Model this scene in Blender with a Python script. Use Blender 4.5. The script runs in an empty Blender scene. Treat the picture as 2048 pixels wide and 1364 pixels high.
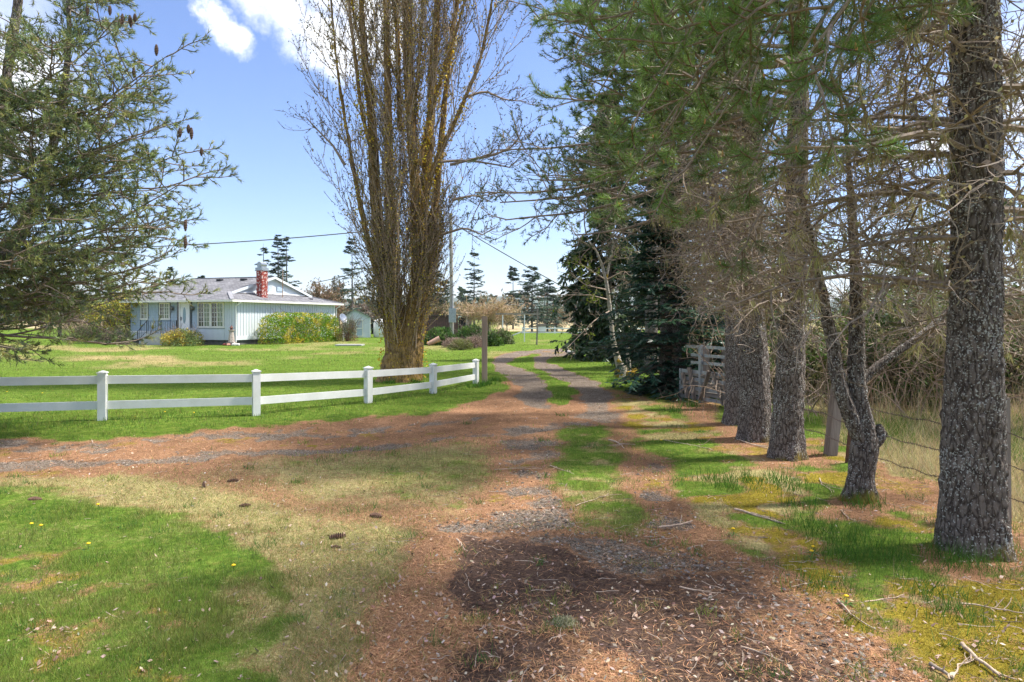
import bpy, math, random
import numpy as np
from math import radians, sin, cos, pi

random.seed(7)
rng = np.random.default_rng(11)
scene = bpy.context.scene

# ------------------------------------------------------------------ camera
CAMZ = 1.8
F = 1365.0          # focal length in photograph pixels (24 mm on 36 mm, 2048 px wide)
HOR = 638.0         # horizon row in the photograph
cam_d = bpy.data.cameras.new("camera")
cam = bpy.data.objects.new("camera", cam_d)
scene.collection.objects.link(cam)
cam.location = (0, 0, CAMZ)
cam.rotation_euler = (radians(90), 0, 0)
cam_d.sensor_width = 36
cam_d.lens = 24
cam_d.shift_y = -(682 - HOR) / 2048.0
cam_d.clip_start = 0.05
cam_d.clip_end = 20000
scene.camera = cam

# ------------------------------------------------------------------ light
SUN_EL = 57.0
SUN_AZ = 80.0      # clockwise from +Y: sun high on the right
sun_d = bpy.data.lights.new("sun", 'SUN')
sun_d.energy = 2.75
sun_d.angle = radians(5.0)
sun_d.color = (1.0, 0.94, 0.85)
sun = bpy.data.objects.new("sun", sun_d)
scene.collection.objects.link(sun)
from mathutils import Vector
sdir = Vector((sin(radians(SUN_AZ)) * cos(radians(SUN_EL)), cos(radians(SUN_AZ)) * cos(radians(SUN_EL)), sin(radians(SUN_EL))))
sun.rotation_euler = sdir.to_track_quat('Z', 'Y').to_euler()

world = bpy.data.worlds.new("World")
scene.world = world
world.use_nodes = True
wn, wl = world.node_tree.nodes, world.node_tree.links
wn.clear()
w_out = wn.new('ShaderNodeOutputWorld')
w_bg = wn.new('ShaderNodeBackground')
w_bg.inputs['Strength'].default_value = 0.072
sky = wn.new('ShaderNodeTexSky')
sky.sky_type = 'NISHITA'
sky.sun_disc = False
sky.sun_elevation = radians(SUN_EL)
sky.sun_rotation = radians(SUN_AZ)
sky.altitude = 100
sky.air_density = 1.0
sky.dust_density = 0.5
sky.ozone_density = 3.5
tc = wn.new('ShaderNodeTexCoord')
# clouds: soft masses in fixed directions of the sky, edges broken by noise
nz = wn.new('ShaderNodeTexNoise'); nz.inputs['Scale'].default_value = 5.0; nz.inputs['Detail'].default_value = 9; nz.inputs['Roughness'].default_value = 0.62
wl.new(tc.outputs['Generated'], nz.inputs['Vector'])
sub = wn.new('ShaderNodeVectorMath'); sub.operation = 'SUBTRACT'; sub.inputs[1].default_value = (.5, .5, .5)
wl.new(nz.outputs['Color'], sub.inputs[0])
scl = wn.new('ShaderNodeVectorMath'); scl.operation = 'SCALE'; scl.inputs['Scale'].default_value = 0.22
wl.new(sub.outputs[0], scl.inputs[0])
warp = wn.new('ShaderNodeVectorMath'); warp.operation = 'ADD'
wl.new(tc.outputs['Generated'], warp.inputs[0]); wl.new(scl.outputs[0], warp.inputs[1])
acc = None
CLOUDS = [((570, 15), .042, .85), ((605, 80), .045, .95), ((640, 110), .038, .9), ((520, 5), .04, .8), ((435, 82), .026, .95), ((470, 103), .028, .95), ((500, 112), .014, .7),
          ((680, 50), .035, .9), ((740, 60), .04, .8), ((40, 130), .05, .9), ((-80, 200), .1, .8), ((1850, 285), .035, .9), ((700, -60), .08, .9), ((-400, -200), .2, .8),
          ((2300, 100), .15, .8), ((1150, 238), .012, .5), ((1500, -500), .2, .7), ((0, -900), .25, .7)]
for (px, py), r, amp in CLOUDS:
    c = Vector(((px - 1024) / F, 1.0, (HOR - py) / F)).normalized()
    dist = wn.new('ShaderNodeVectorMath'); dist.operation = 'DISTANCE'
    dist.inputs[1].default_value = c
    wl.new(warp.outputs[0], dist.inputs[0])
    mr = wn.new('ShaderNodeMapRange'); mr.interpolation_type = 'SMOOTHSTEP'
    mr.inputs['From Min'].default_value = r * 1.25; mr.inputs['From Max'].default_value = r * 0.35
    mr.inputs['To Min'].default_value = 0; mr.inputs['To Max'].default_value = amp
    wl.new(dist.outputs['Value'], mr.inputs['Value'])
    if acc is None:
        acc = mr.outputs[0]
    else:
        mx = wn.new('ShaderNodeMath'); mx.operation = 'MAXIMUM'
        wl.new(acc, mx.inputs[0]); wl.new(mr.outputs[0], mx.inputs[1]); acc = mx.outputs[0]
# broken cloud added above the frame, all round, to raise the fill light
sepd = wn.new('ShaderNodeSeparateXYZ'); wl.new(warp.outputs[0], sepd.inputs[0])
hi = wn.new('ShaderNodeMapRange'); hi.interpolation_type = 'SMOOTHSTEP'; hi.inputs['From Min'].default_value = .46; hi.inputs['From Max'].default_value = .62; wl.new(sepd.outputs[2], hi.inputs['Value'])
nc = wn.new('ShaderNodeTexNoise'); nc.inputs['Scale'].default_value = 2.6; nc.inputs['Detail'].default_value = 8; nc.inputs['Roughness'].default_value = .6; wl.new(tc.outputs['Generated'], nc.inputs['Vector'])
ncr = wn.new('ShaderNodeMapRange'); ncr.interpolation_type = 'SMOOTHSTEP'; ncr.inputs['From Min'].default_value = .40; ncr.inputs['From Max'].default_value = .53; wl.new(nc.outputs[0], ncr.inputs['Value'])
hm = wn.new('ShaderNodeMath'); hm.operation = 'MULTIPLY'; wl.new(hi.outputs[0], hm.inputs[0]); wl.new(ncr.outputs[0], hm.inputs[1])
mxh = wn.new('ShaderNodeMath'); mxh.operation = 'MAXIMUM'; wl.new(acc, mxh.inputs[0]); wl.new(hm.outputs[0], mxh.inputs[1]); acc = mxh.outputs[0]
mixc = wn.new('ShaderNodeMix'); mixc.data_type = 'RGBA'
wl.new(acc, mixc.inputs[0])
hs = wn.new('ShaderNodeHueSaturation'); hs.inputs['Saturation'].default_value = 1.0; hs.inputs['Value'].default_value = 1.0
wl.new(sky.outputs[0], hs.inputs['Color'])
wb = wn.new('ShaderNodeMix'); wb.data_type = 'RGBA'; wb.blend_type = 'MULTIPLY'; wb.inputs[0].default_value = 1; wb.inputs[7].default_value = (.96, .95, 1.1, 1)
wl.new(hs.outputs[0], wb.inputs[6]); wl.new(wb.outputs[2], mixc.inputs[6])
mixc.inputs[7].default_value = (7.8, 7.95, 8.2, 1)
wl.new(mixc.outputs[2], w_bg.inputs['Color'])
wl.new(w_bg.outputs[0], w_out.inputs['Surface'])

scene.view_settings.view_transform = 'Standard'
scene.view_settings.look = 'None'
scene.view_settings.exposure = 1.6
scene.view_settings.gamma = 1
scene.view_settings.use_curve_mapping = False
scene.cycles.max_bounces = 8
scene.cycles.transparent_max_bounces = 6

# ------------------------------------------------------------------ helpers
def GP(px, py):
    Y = CAMZ * F / (py - HOR)
    return ((px - 1024) / F * Y, Y)

def PT(px, py, Y):
    return np.array([(px - 1024) / F * Y, Y, CAMZ - (py - HOR) / F * Y])

def link(o, parent=None):
    scene.collection.objects.link(o)
    if parent is not None:
        o.parent = parent
    return o

def tag(o, label=None, cat=None, group=None, kind=None):
    if label: o['label'] = label
    if cat: o['category'] = cat
    if group: o['group'] = group
    if kind: o['kind'] = kind
    return o

def thing(name, label, cat, loc=(0, 0, 0), rz=0, group=None):
    o = bpy.data.objects.new(name, None)
    o.empty_display_size = 0.2
    link(o)
    o.location = loc
    o.rotation_euler = (0, 0, rz)
    return tag(o, label, cat, group)

def hash01(ix, iy, iz, seed=0):
    n = (ix.astype(np.int64) * 374761393 + iy.astype(np.int64) * 668265263 + iz.astype(np.int64) * 2147483647 % 1000003 * 97 + iz.astype(np.int64) * 1274126177 + seed * 9176213) & 0xFFFFFFFF
    n = ((n ^ (n >> 13)) * 1274126177) & 0xFFFFFFFF
    n = ((n ^ (n >> 16)) * 2246822519) & 0xFFFFFFFF
    return ((n ^ (n >> 15)) & 0xFFFFFF) / float(0xFFFFFF)

def vnoise(P, seed=0):
    P = np.asarray(P, float)
    i = np.floor(P).astype(np.int64); f = P - i
    f = f * f * (3 - 2 * f)
    r = 0
    for dx in (0, 1):
        wx = f[..., 0] if dx else 1 - f[..., 0]
        for dy in (0, 1):
            wy = f[..., 1] if dy else 1 - f[..., 1]
            for dz in (0, 1):
                wz = f[..., 2] if dz else 1 - f[..., 2]
                r = r + wx * wy * wz * hash01(i[..., 0] + dx, i[..., 1] + dy, i[..., 2] + dz, seed)
    return r

def fbm(P, octv=3, seed=0):
    r = 0; a = .5; s = 0
    P = np.asarray(P, float)
    for k in range(octv):
        r = r + a * vnoise(P, seed + k); s += a; a *= .5; P = P * 2.03
    return r / s

def noise2(x, y, sc, octv=3, seed=0):
    return fbm(np.stack([x * sc, y * sc, np.zeros_like(x) + 3.7], -1), octv, seed)

def worley(P, seed=0):
    i = np.floor(P).astype(np.int64)
    f1 = np.full(P.shape[:-1], 9.0); f2 = f1.copy(); cid = f1 * 0
    for dx in (-1, 0, 1):
        for dy in (-1, 0, 1):
            for dz in (-1, 0, 1):
                c = i + np.array([dx, dy, dz])
                q = np.stack([hash01(c[..., 0], c[..., 1], c[..., 2], seed + s) for s in (1, 2, 3)], -1) + c
                d = np.linalg.norm(P - q, axis=-1)
                h = hash01(c[..., 0], c[..., 1], c[..., 2], seed + 9)
                m = d < f1
                f2 = np.where(m, f1, np.minimum(f2, d))
                cid = np.where(m, h, cid)
                f1 = np.where(m, d, f1)
    return f1, f2, cid

def norm(v):
    return v / np.maximum(np.linalg.norm(v, axis=-1, keepdims=True), 1e-9)

class Geo:
    """collects batches of faces, then becomes ONE mesh object"""
    def __init__(s):
        s.V = []; s.Q = []; s.T = []; s.C = []; s.n = 0
    def add(s, V, F_, col=(.5, .5, .5)):
        V = np.asarray(V, float).reshape(-1, 3)
        F_ = np.asarray(F_, np.int64) + s.n
        if F_.shape[1] == 4: s.Q.append(F_)
        else: s.T.append(F_)
        col = np.asarray(col, float)
        if col.ndim == 1: col = np.tile(col, (len(V), 1))
        s.V.append(V); s.C.append(col); s.n += len(V)
    def box(s, x0, x1, y0, y1, z0, z1, col=(.5, .5, .5), M=None):
        V = np.array([[x, y, z] for z in (z0, z1) for y in (y0, y1) for x in (x0, x1)], float)
        if M is not None: V = V @ M[0].T + M[1]
        s.add(V, [[0, 2, 3, 1], [4, 5, 7, 6], [0, 1, 5, 4], [2, 6, 7, 3], [0, 4, 6, 2], [1, 3, 7, 5]], col)
    def beam(s, a, b, w, h, col=(.5, .5, .5), up=(0, 0, 1)):
        a = np.array(a, float); b = np.array(b, float)
        d = norm(b - a); up = np.array(up, float)
        if abs(d @ up) > .95: up = np.array([1., 0, 0])
        sx = norm(np.cross(d, up)); sz = np.cross(sx, d)
        V = [p + sx * i * w / 2 + sz * j * h / 2 for p in (a, b) for i, j in ((-1, -1), (1, -1), (1, 1), (-1, 1))]
        s.add(V, [[0, 1, 2, 3], [7, 6, 5, 4], [0, 4, 5, 1], [1, 5, 6, 2], [2, 6, 7, 3], [3, 7, 4, 0]], col)
    def tube(s, pts, rad, S=8, col=(.5, .5, .5), cap=True):
        pts = np.asarray(pts, float); rad = np.broadcast_to(np.asarray(rad, float), (len(pts),))
        V, Q = tubes(pts[None], rad[None], S)
        n0 = s.n
        s.add(V, Q, col)
        if cap:
            for e, o in ((0, 0), (len(pts) - 1, 1)):
                ring = np.arange(S) + e * S
                VV = V.reshape(-1, 3)[ring]
                c = VV.mean(0)
                W = np.vstack([VV, c])
                T = [[i, (i + 1) % S, S] if o else [(i + 1) % S, i, S] for i in range(S)]
                s.add(W, T, col)
    def lathe(s, prof, S=16, col=(.5, .5, .5), c=(0, 0, 0)):
        prof = np.asarray(prof, float); a = np.arange(S) / S * 2 * pi
        V = np.stack([prof[:, 0, None] * np.cos(a) + c[0], prof[:, 0, None] * np.sin(a) + c[1], np.repeat(prof[:, 1, None], S, 1) + c[2]], -1)
        K = len(prof); i = np.arange(K - 1)[:, None] * S; j = np.arange(S)[None]; jn = (j + 1) % S
        Q = np.stack([i + j, i + jn, i + S + jn, i + S + j], -1).reshape(-1, 4)
        s.add(V, Q, col)
    def build(s, name, mat, parent=None, smooth=False, kind=None):
        me = bpy.data.meshes.new(name)
        V = np.concatenate(s.V) if s.V else np.zeros((0, 3))
        C = np.concatenate(s.C)
        Q = np.concatenate(s.Q) if s.Q else np.zeros((0, 4), np.int64)
        T = np.concatenate(s.T) if s.T else np.zeros((0, 3), np.int64)
        me.vertices.add(len(V)); me.vertices.foreach_set('co', V.astype(np.float32).ravel())
        me.loops.add(len(Q) * 4 + len(T) * 3)
        me.loops.foreach_set('vertex_index', np.concatenate([Q.ravel(), T.ravel()]).astype(np.int32))
        me.polygons.add(len(Q) + len(T))
        st = np.concatenate([np.arange(len(Q)) * 4, len(Q) * 4 + np.arange(len(T)) * 3]).astype(np.int32)
        me.polygons.foreach_set('loop_start', st)
        me.polygons.foreach_set('loop_total', np.concatenate([np.full(len(Q), 4), np.full(len(T), 3)]).astype(np.int32))
        me.polygons.foreach_set('use_smooth', np.full(len(Q) + len(T), bool(smooth)))
        me.update(calc_edges=True)
        a = me.attributes.new('Col', 'FLOAT_COLOR', 'POINT')
        a.data.foreach_set('color', np.hstack([C, np.ones((len(C), 1))]).astype(np.float32).ravel())
        me.validate()
        if mat: me.materials.append(mat)
        o = bpy.data.objects.new(name, me)
        link(o, parent)
        if kind: o['kind'] = kind
        return o

def tubes(P, R, S=3):
    """P (M,K,3) polylines, R (M,K) radii -> vertices, quads"""
    M, K, _ = P.shape
    D = np.empty_like(P)
    D[:, 1:-1] = P[:, 2:] - P[:, :-2]; D[:, 0] = P[:, 1] - P[:, 0]; D[:, -1] = P[:, -1] - P[:, -2]
    D = norm(D)
    md = norm(P[:, -1] - P[:, 0])
    ref = np.where(np.abs(md[:, 2:3]) > .8, np.array([[1., 0, 0]]), np.array([[0, 0, 1.]]))[:, None, :]
    A = norm(np.cross(D, np.broadcast_to(ref, D.shape))); B = np.cross(D, A)
    a = np.arange(S) / S * 2 * pi
    V = P[:, :, None, :] + R[:, :, None, None] * (A[:, :, None, :] * np.cos(a)[None, None, :, None] + B[:, :, None, :] * np.sin(a)[None, None, :, None])
    base = (np.arange(M) * K * S)[:, None, None]
    k = (np.arange(K - 1) * S)[None, :, None]; j = np.arange(S)[None, None]; jn = (j + 1) % S
    Q = np.stack([base + k + j, base + k + jn, base + k + S + jn, base + k + S + j], -1).reshape(-1, 4)
    return V.reshape(-1, 3), Q

def ribbons(P, R):
    """thin twigs as single strips"""
    M, K, _ = P.shape
    D = np.empty_like(P); D[:, 1:] = P[:, 1:] - P[:, :-1]; D[:, 0] = D[:, 1]
    s = norm(np.cross(norm(D), norm(rng.normal(0, 1, (M, 1, 3))))) * R[..., None] * 1.15
    V = np.stack([P - s, P + s], 2).reshape(-1, 3)
    b = (np.arange(M) * K * 2)[:, None] + (np.arange(K - 1) * 2)[None]
    return V, np.stack([b, b + 1, b + 3, b + 2], -1).reshape(-1, 4)

def grow(p0, d0, L, K=5, bend=(0, 0, 0), wig=.1):
    M = len(p0)
    P = np.empty((M, K, 3)); P[:, 0] = p0
    d = norm(d0); bend = np.asarray(bend, float)
    L = np.broadcast_to(L, (M,))
    for k in range(1, K):
        d = norm(d + bend / (K - 1) + rng.normal(0, wig, (M, 3)))
        P[:, k] = P[:, k - 1] + d * (L / (K - 1))[:, None]
    return P

def sample_on(P, t):
    """P (M,K,3), t (M,n) in 0..1 -> points and tangents (M,n,3)"""
    M, K, _ = P.shape
    x = np.clip(t, 0, .9999) * (K - 1); i = np.floor(x).astype(int); f = (x - i)[..., None]
    m = np.arange(M)[:, None]
    a = P[m, i]; b = P[m, i + 1]
    return a + (b - a) * f, norm(b - a)

def spawn(P, n, t0, t1, ang, L, K=4, bend=(0, 0, 0), wig=.1, flat=0.0, sameside=None):
    """children on every curve of P. ang = angle from the parent in radians; L: (M,n) or scalar or f(t)"""
    M = len(P)
    t = t0 + (t1 - t0) * (np.arange(n)[None] + rng.random((M, n))) / n
    p, tan = sample_on(P, t)
    r = rng.normal(0, 1, (M, n, 3)); r[..., 2] *= (1 - flat)
    r = norm(r - (r * tan).sum(-1, keepdims=True) * tan)
    if flat > 0:
        side = norm(np.cross(tan, np.array([0, 0, 1.])))
        sg = np.where(np.arange(n)[None, :, None] % 2 == 0, 1., -1.)
        r = norm(side * sg * flat * 1.6 + r * (1 - flat) * .8)
    an = ang * rng.uniform(.75, 1.25, (M, n, 1))
    d = tan * np.cos(an) + r * np.sin(an)
    LL = L(t) if callable(L) else np.broadcast_to(L, (M, n))
    LL = LL * rng.uniform(.7, 1.25, (M, n))
    return grow(p.reshape(-1, 3), d.reshape(-1, 3), LL.reshape(-1), K, bend, wig), t.reshape(-1)

def taper(P, r0, r1, pw=1.0):
    M, K, _ = P.shape
    s = np.linspace(0, 1, K)[None] ** pw
    r0 = np.broadcast_to(r0, (M,))[:, None]; r1 = np.broadcast_to(r1, (M,))[:, None]
    return r0 + (r1 - r0) * s

def cvar(n, base, var, k=3, hue=.0):
    """per-element colours (n,3) repeated k times for its vertices"""
    b = np.asarray(base, float)
    if b.ndim == 1: b = np.tile(b, (n, 1))
    f = np.exp(rng.normal(0, var, (n, 1)))
    h = 1 + rng.normal(0, hue, (n, 3)) if hue else 1
    return np.clip(np.repeat(b * f * h, k, 0), 0, 1)

def needles(g, P, per, length, width, ang, col, var=.25, t0=.0, t1=1., hue=.06, up=0.0):
    """needles along every shoot P (M,K,3)"""
    M = len(P)
    t = rng.uniform(t0, t1, (M, per))
    p, tan = sample_on(P, t)
    p = p.reshape(-1, 3); tan = tan.reshape(-1, 3); N = len(p)
    r = rng.normal(0, 1, (N, 3)); r = norm(r - (r * tan).sum(-1, keepdims=True) * tan)
    an = rng.normal(ang, .18, (N, 1))
    d = norm(tan * np.cos(an) + r * np.sin(an) + np.array([0, 0, up]))
    L = length * rng.uniform(.7, 1.15, (N, 1))
    s = norm(np.cross(d, rng.normal(0, 1, (N, 3)))) * width / 2
    V = np.stack([p - s, p + s, p + d * L], 1)
    T = np.arange(N * 3).reshape(-1, 3)
    if np.asarray(col).ndim == 2 and len(col) == M: col = np.repeat(col, per, 0)
    g.add(V, T, cvar(N, col, var, 3, hue))

def fronds(g, P, per, length, width, col, var=.3, t0=.1, ang=.7, hue=.06, droop=0.0, flat=.8):
    """flat spray leaves (long triangles pairs) along twigs, lying near the horizontal"""
    M = len(P)
    t = np.tile(t0 + (1 - t0) * (np.arange(per) + .5) / per, (M, 1)) + rng.normal(0, .3 / per, (M, per))
    p, tan = sample_on(P, np.clip(t, 0, 1))
    side = norm(np.cross(tan, np.array([0, 0, 1.])) + rng.normal(0, .25 * (1 - flat) + .02, tan.shape))
    sg = np.where(np.arange(per)[None, :, None] % 2 == 0, 1., -1.)
    an = ang * rng.uniform(.6, 1.2, (M, per, 1))
    d = norm(tan * np.cos(an) + side * sg * np.sin(an) + np.array([0, 0, -droop]) + rng.normal(0, .12, tan.shape))
    p = p.reshape(-1, 3); d = d.reshape(-1, 3); N = len(p)
    L = length * rng.uniform(.6, 1.2, (N, 1))
    upv = norm(np.array([0, 0, 1.]) + rng.normal(0, .5, (N, 3)))
    s = norm(np.cross(d, upv)) * width / 2
    m = p + d * L * .4
    V = np.stack([p, m - s, p + d * L, m + s], 1)
    Q = np.arange(N * 4).reshape(-1, 4)
    if np.asarray(col).ndim == 2 and len(col) == M: col = np.repeat(col, per, 0)
    g.add(V, Q, cvar(N, col, var, 4, hue))

def leaves(g, p, size, col, var=.25, hue=.06, up=.3, asp=.5):
    """small diamond leaves at points p"""
    N = len(p)
    d = norm(rng.normal(0, 1, (N, 3)) + np.array([0, 0, up]))
    s = norm(np.cross(d, rng.normal(0, 1, (N, 3))))
    L = np.broadcast_to(size, (N,))[:, None] * rng.uniform(.6, 1.3, (N, 1))
    V = np.stack([p, p + d * L * .45 - s * L * asp / 2, p + d * L, p + d * L * .45 + s * L * asp / 2], 1)
    g.add(V, np.arange(N * 4).reshape(-1, 4), cvar(N, col, var, 4, hue))

# ------------------------------------------------------------------ materials
def new_mat(name):
    m = bpy.data.materials.new(name); m.use_nodes = True
    nt = m.node_tree; nt.nodes.clear()
    out = nt.nodes.new('ShaderNodeOutputMaterial')
    return m, nt.nodes, nt.links, out

def mat_leaf(name, mul=(1, 1, 1), trans=.3, rough=.6, spec=.25):
    m, n, l, out = new_mat(name)
    at = n.new('ShaderNodeAttribute'); at.attribute_name = 'Col'
    mu = n.new('ShaderNodeMix'); mu.data_type = 'RGBA'; mu.blend_type = 'MULTIPLY'; mu.inputs[0].default_value = 1
    l.new(at.outputs['Color'], mu.inputs[6]); mu.inputs[7].default_value = (*mul, 1)
    p = n.new('ShaderNodeBsdfPrincipled'); p.inputs['Roughness'].default_value = rough
    p.inputs['Specular IOR Level'].default_value = spec
    l.new(mu.outputs[2], p.inputs['Base Color'])
    if trans > 0:
        t = n.new('ShaderNodeBsdfTranslucent'); l.new(mu.outputs[2], t.inputs['Color'])
        mx = n.new('ShaderNodeMixShader'); mx.inputs[0].default_value = trans
        l.new(p.outputs[0], mx.inputs[1]); l.new(t.outputs[0], mx.inputs[2]); l.new(mx.outputs[0], out.inputs[0])
    else:
        l.new(p.outputs[0], out.inputs[0])
    return m

def ramp(n, stops):
    r = n.new('ShaderNodeValToRGB'); e = r.color_ramp.elements
    while len(e) < len(stops): e.new(.5)
    for i, (pos, c) in enumerate(stops):
        e[i].position = pos; e[i].color = (*c, 1) if len(c) == 3 else c
    return r

def mat_solid(name, c1, c2=None, scale=4.0, rough=.6, bump=0.0, bscale=40.0, stretch=(1, 1, 1), detail=6, metal=0.0, spec=.4, usecol=False, obj=True):
    m, n, l, out = new_mat(name)
    c2 = c2 or tuple(x * .7 for x in c1)
    tcn = n.new('ShaderNodeTexCoord'); mp = n.new('ShaderNodeMapping'); mp.inputs['Scale'].default_value = stretch
    l.new(tcn.outputs['Object'], mp.inputs['Vector'])
    nz_ = n.new('ShaderNodeTexNoise'); nz_.inputs['Scale'].default_value = scale; nz_.inputs['Detail'].default_value = detail; nz_.inputs['Roughness'].default_value = .65
    l.new(mp.outputs[0], nz_.inputs['Vector'])
    r = ramp(n, [(.32, c2), (.66, c1)])
    l.new(nz_.outputs[0], r.inputs[0])
    p = n.new('ShaderNodeBsdfPrincipled'); p.inputs['Roughness'].default_value = rough; p.inputs['Metallic'].default_value = metal
    p.inputs['Specular IOR Level'].default_value = spec
    if usecol:
        at = n.new('ShaderNodeAttribute'); at.attribute_name = 'Col'
        mu = n.new('ShaderNodeMix'); mu.data_type = 'RGBA'; mu.blend_type = 'MULTIPLY'; mu.inputs[0].default_value = 1
        l.new(at.outputs['Color'], mu.inputs[6]); l.new(r.outputs[0], mu.inputs[7]); l.new(mu.outputs[2], p.inputs['Base Color'])
    else:
        l.new(r.outputs[0], p.inputs['Base Color'])
    if bump > 0:
        nb = n.new('ShaderNodeTexNoise'); nb.inputs['Scale'].default_value = bscale; nb.inputs['Detail'].default_value = 5
        l.new(mp.outputs[0], nb.inputs['Vector'])
        b = n.new('ShaderNodeBump'); b.inputs['Strength'].default_value = 1; b.inputs['Distance'].default_value = bump
        l.new(nb.outputs[0], b.inputs['Height']); l.new(b.outputs[0], p.inputs['Normal'])
    l.new(p.outputs[0], out.inputs[0])
    return m

def mat_bark(name, c_lo, c_hi, speck=(.5, .5, .46), speck_amt=.5, moss=None, scale=1.0, bump=.02, vs=0.35):
    """furrowed bark: stretched cells, small lichen flecks, moss near the foot (object space)"""
    m, n, l, out = new_mat(name)
    tcn = n.new('ShaderNodeTexCoord'); mp = n.new('ShaderNodeMapping'); mp.inputs['Scale'].default_value = (scale, scale, scale * vs)
    l.new(tcn.outputs['Object'], mp.inputs['Vector'])
    nw = n.new('ShaderNodeTexNoise'); nw.inputs['Scale'].default_value = 9; nw.inputs['Detail'].default_value = 3
    l.new(mp.outputs[0], nw.inputs['Vector'])
    mixv = n.new('ShaderNodeMix'); mixv.data_type = 'VECTOR'; mixv.inputs[0].default_value = .07
    l.new(mp.outputs[0], mixv.inputs[4]); l.new(nw.outputs['Color'], mixv.inputs[5])
    vo = n.new('ShaderNodeTexVoronoi'); vo.feature = 'DISTANCE_TO_EDGE'; vo.inputs['Scale'].default_value = 26
    l.new(mixv.outputs[1], vo.inputs['Vector'])
    n2 = n.new('ShaderNodeTexNoise'); n2.inputs['Scale'].default_value = 60; n2.inputs['Detail'].default_value = 6; n2.inputs['Roughness'].default_value = .7
    l.new(mp.outputs[0], n2.inputs['Vector'])
    ma = n.new('ShaderNodeMath'); ma.operation = 'MULTIPLY_ADD'; ma.inputs[1].default_value = 1.6
    l.new(vo.outputs['Distance'], ma.inputs[0]); l.new(n2.outputs[0], ma.inputs[2])
    r = ramp(n, [(.35, tuple(x * .55 for x in c_lo)), (.52, c_lo), (.85, c_hi)])
    l.new(ma.outputs[0], r.inputs[0])
    # lichen flecks
    vl = n.new('ShaderNodeTexNoise'); vl.inputs['Scale'].default_value = 62; vl.inputs['Detail'].default_value = 2
    l.new(tcn.outputs['Object'], vl.inputs['Vector'])
    big = n.new('ShaderNodeTexNoise'); big.inputs['Scale'].default_value = 3.0; big.inputs['Detail'].default_value = 3
    l.new(tcn.outputs['Object'], big.inputs['Vector'])
    ad = n.new('ShaderNodeMath'); ad.operation = 'MULTIPLY_ADD'; ad.inputs[1].default_value = .35
    l.new(big.outputs[0], ad.inputs[0]); l.new(vl.outputs[0], ad.inputs[2])
    rl = n.new('ShaderNodeMapRange'); rl.inputs['From Min'].default_value = .80 - .06 * speck_amt; rl.inputs['From Max'].default_value = .84 - .06 * speck_amt
    l.new(ad.outputs[0], rl.inputs['Value'])
    mx = n.new('ShaderNodeMix'); mx.data_type = 'RGBA'
    l.new(rl.outputs[0], mx.inputs[0]); l.new(r.outputs[0], mx.inputs[6]); mx.inputs[7].default_value = (*speck, 1)
    last = mx.outputs[2]
    if moss:
        at = n.new('ShaderNodeAttribute'); at.attribute_name = 'Col'
        sep = n.new('ShaderNodeSeparateColor'); l.new(at.outputs['Color'], sep.inputs[0])
        ad2 = n.new('ShaderNodeMath'); ad2.operation = 'ADD'
        l.new(sep.outputs[0], ad2.inputs[0]); l.new(big.outputs[0], ad2.inputs[1])
        ad3 = n.new('ShaderNodeMath'); ad3.operation = 'MULTIPLY_ADD'; ad3.inputs[1].default_value = .5
        l.new(n2.outputs[0], ad3.inputs[0]); l.new(ad2.outputs[0], ad3.inputs[2])
        rm = n.new('ShaderNodeMapRange'); rm.inputs['From Min'].default_value = 1.2; rm.inputs['From Max'].default_value = 1.36
        l.new(ad3.outputs[0], rm.inputs['Value'])
        mm = n.new('ShaderNodeMix'); mm.data_type = 'RGBA'
        l.new(rm.outputs[0], mm.inputs[0]); l.new(last, mm.inputs[6]); mm.inputs[7].default_value = (*moss, 1)
        last = mm.outputs[2]
    p = n.new('ShaderNodeBsdfPrincipled'); p.inputs['Roughness'].default_value = .85; p.inputs['Specular IOR Level'].default_value = .25
    l.new(last, p.inputs['Base Color'])
    b = n.new('ShaderNodeBump'); b.inputs['Strength'].default_value = .9; b.inputs['Distance'].default_value = bump
    l.new(ma.outputs[0], b.inputs['Height']); l.new(b.outputs[0], p.inputs['Normal'])
    l.new(p.outputs[0], out.inputs[0])
    return m

M_BARK = mat_bark('pine_bark', (.060, .045, .036), (.20, .165, .14), (.44, .44, .40), .45, moss=(.16, .12, .02), scale=1.0)
M_BARK2 = mat_bark('poplar_bark', (.11, .068, .038), (.29, .195, .10), (.42, .26, .04), 1.3, moss=(.24, .15, .02), scale=.5, bump=.03)
M_BIRCH = mat_bark('pale_bark', (.25, .22, .18), (.5, .46, .4), (.35, .28, .08), .6, moss=(.3, .2, .02), scale=1.2, bump=.01)
M_TWIG = mat_solid('twig_bark', (.33, .265, .21), (.15, .115, .09), 30, .85, usecol=True)
M_LEAF = mat_leaf('foliage', trans=.3)
M_NEEDLE = mat_leaf('needles', trans=.38, rough=.4, spec=.5)
M_GRASS = mat_leaf('grass_blades', trans=.38, rough=.55, spec=.2)
M_DULL = mat_leaf('dull_bits', trans=0.0, rough=.9, spec=.1)
# ------------------------------------------------------------------ where each kind of ground lies
# zones are outlined by marks read off the photograph, put down on the ground plane; a coarse table keeps them
TX0, TX1, TY0, TY1, TSX, TSY = -1500, 3600, 640, 2100, 6, 3
gx = np.arange(TX0, TX1, TSX, dtype=float); gy = np.arange(TY0, TY1, TSY, dtype=float)
GX, GY = np.meshgrid(gx, gy)
_Yw = CAMZ * F / (GY - HOR); _Xw = (GX - 1024) / F * _Yw
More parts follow.
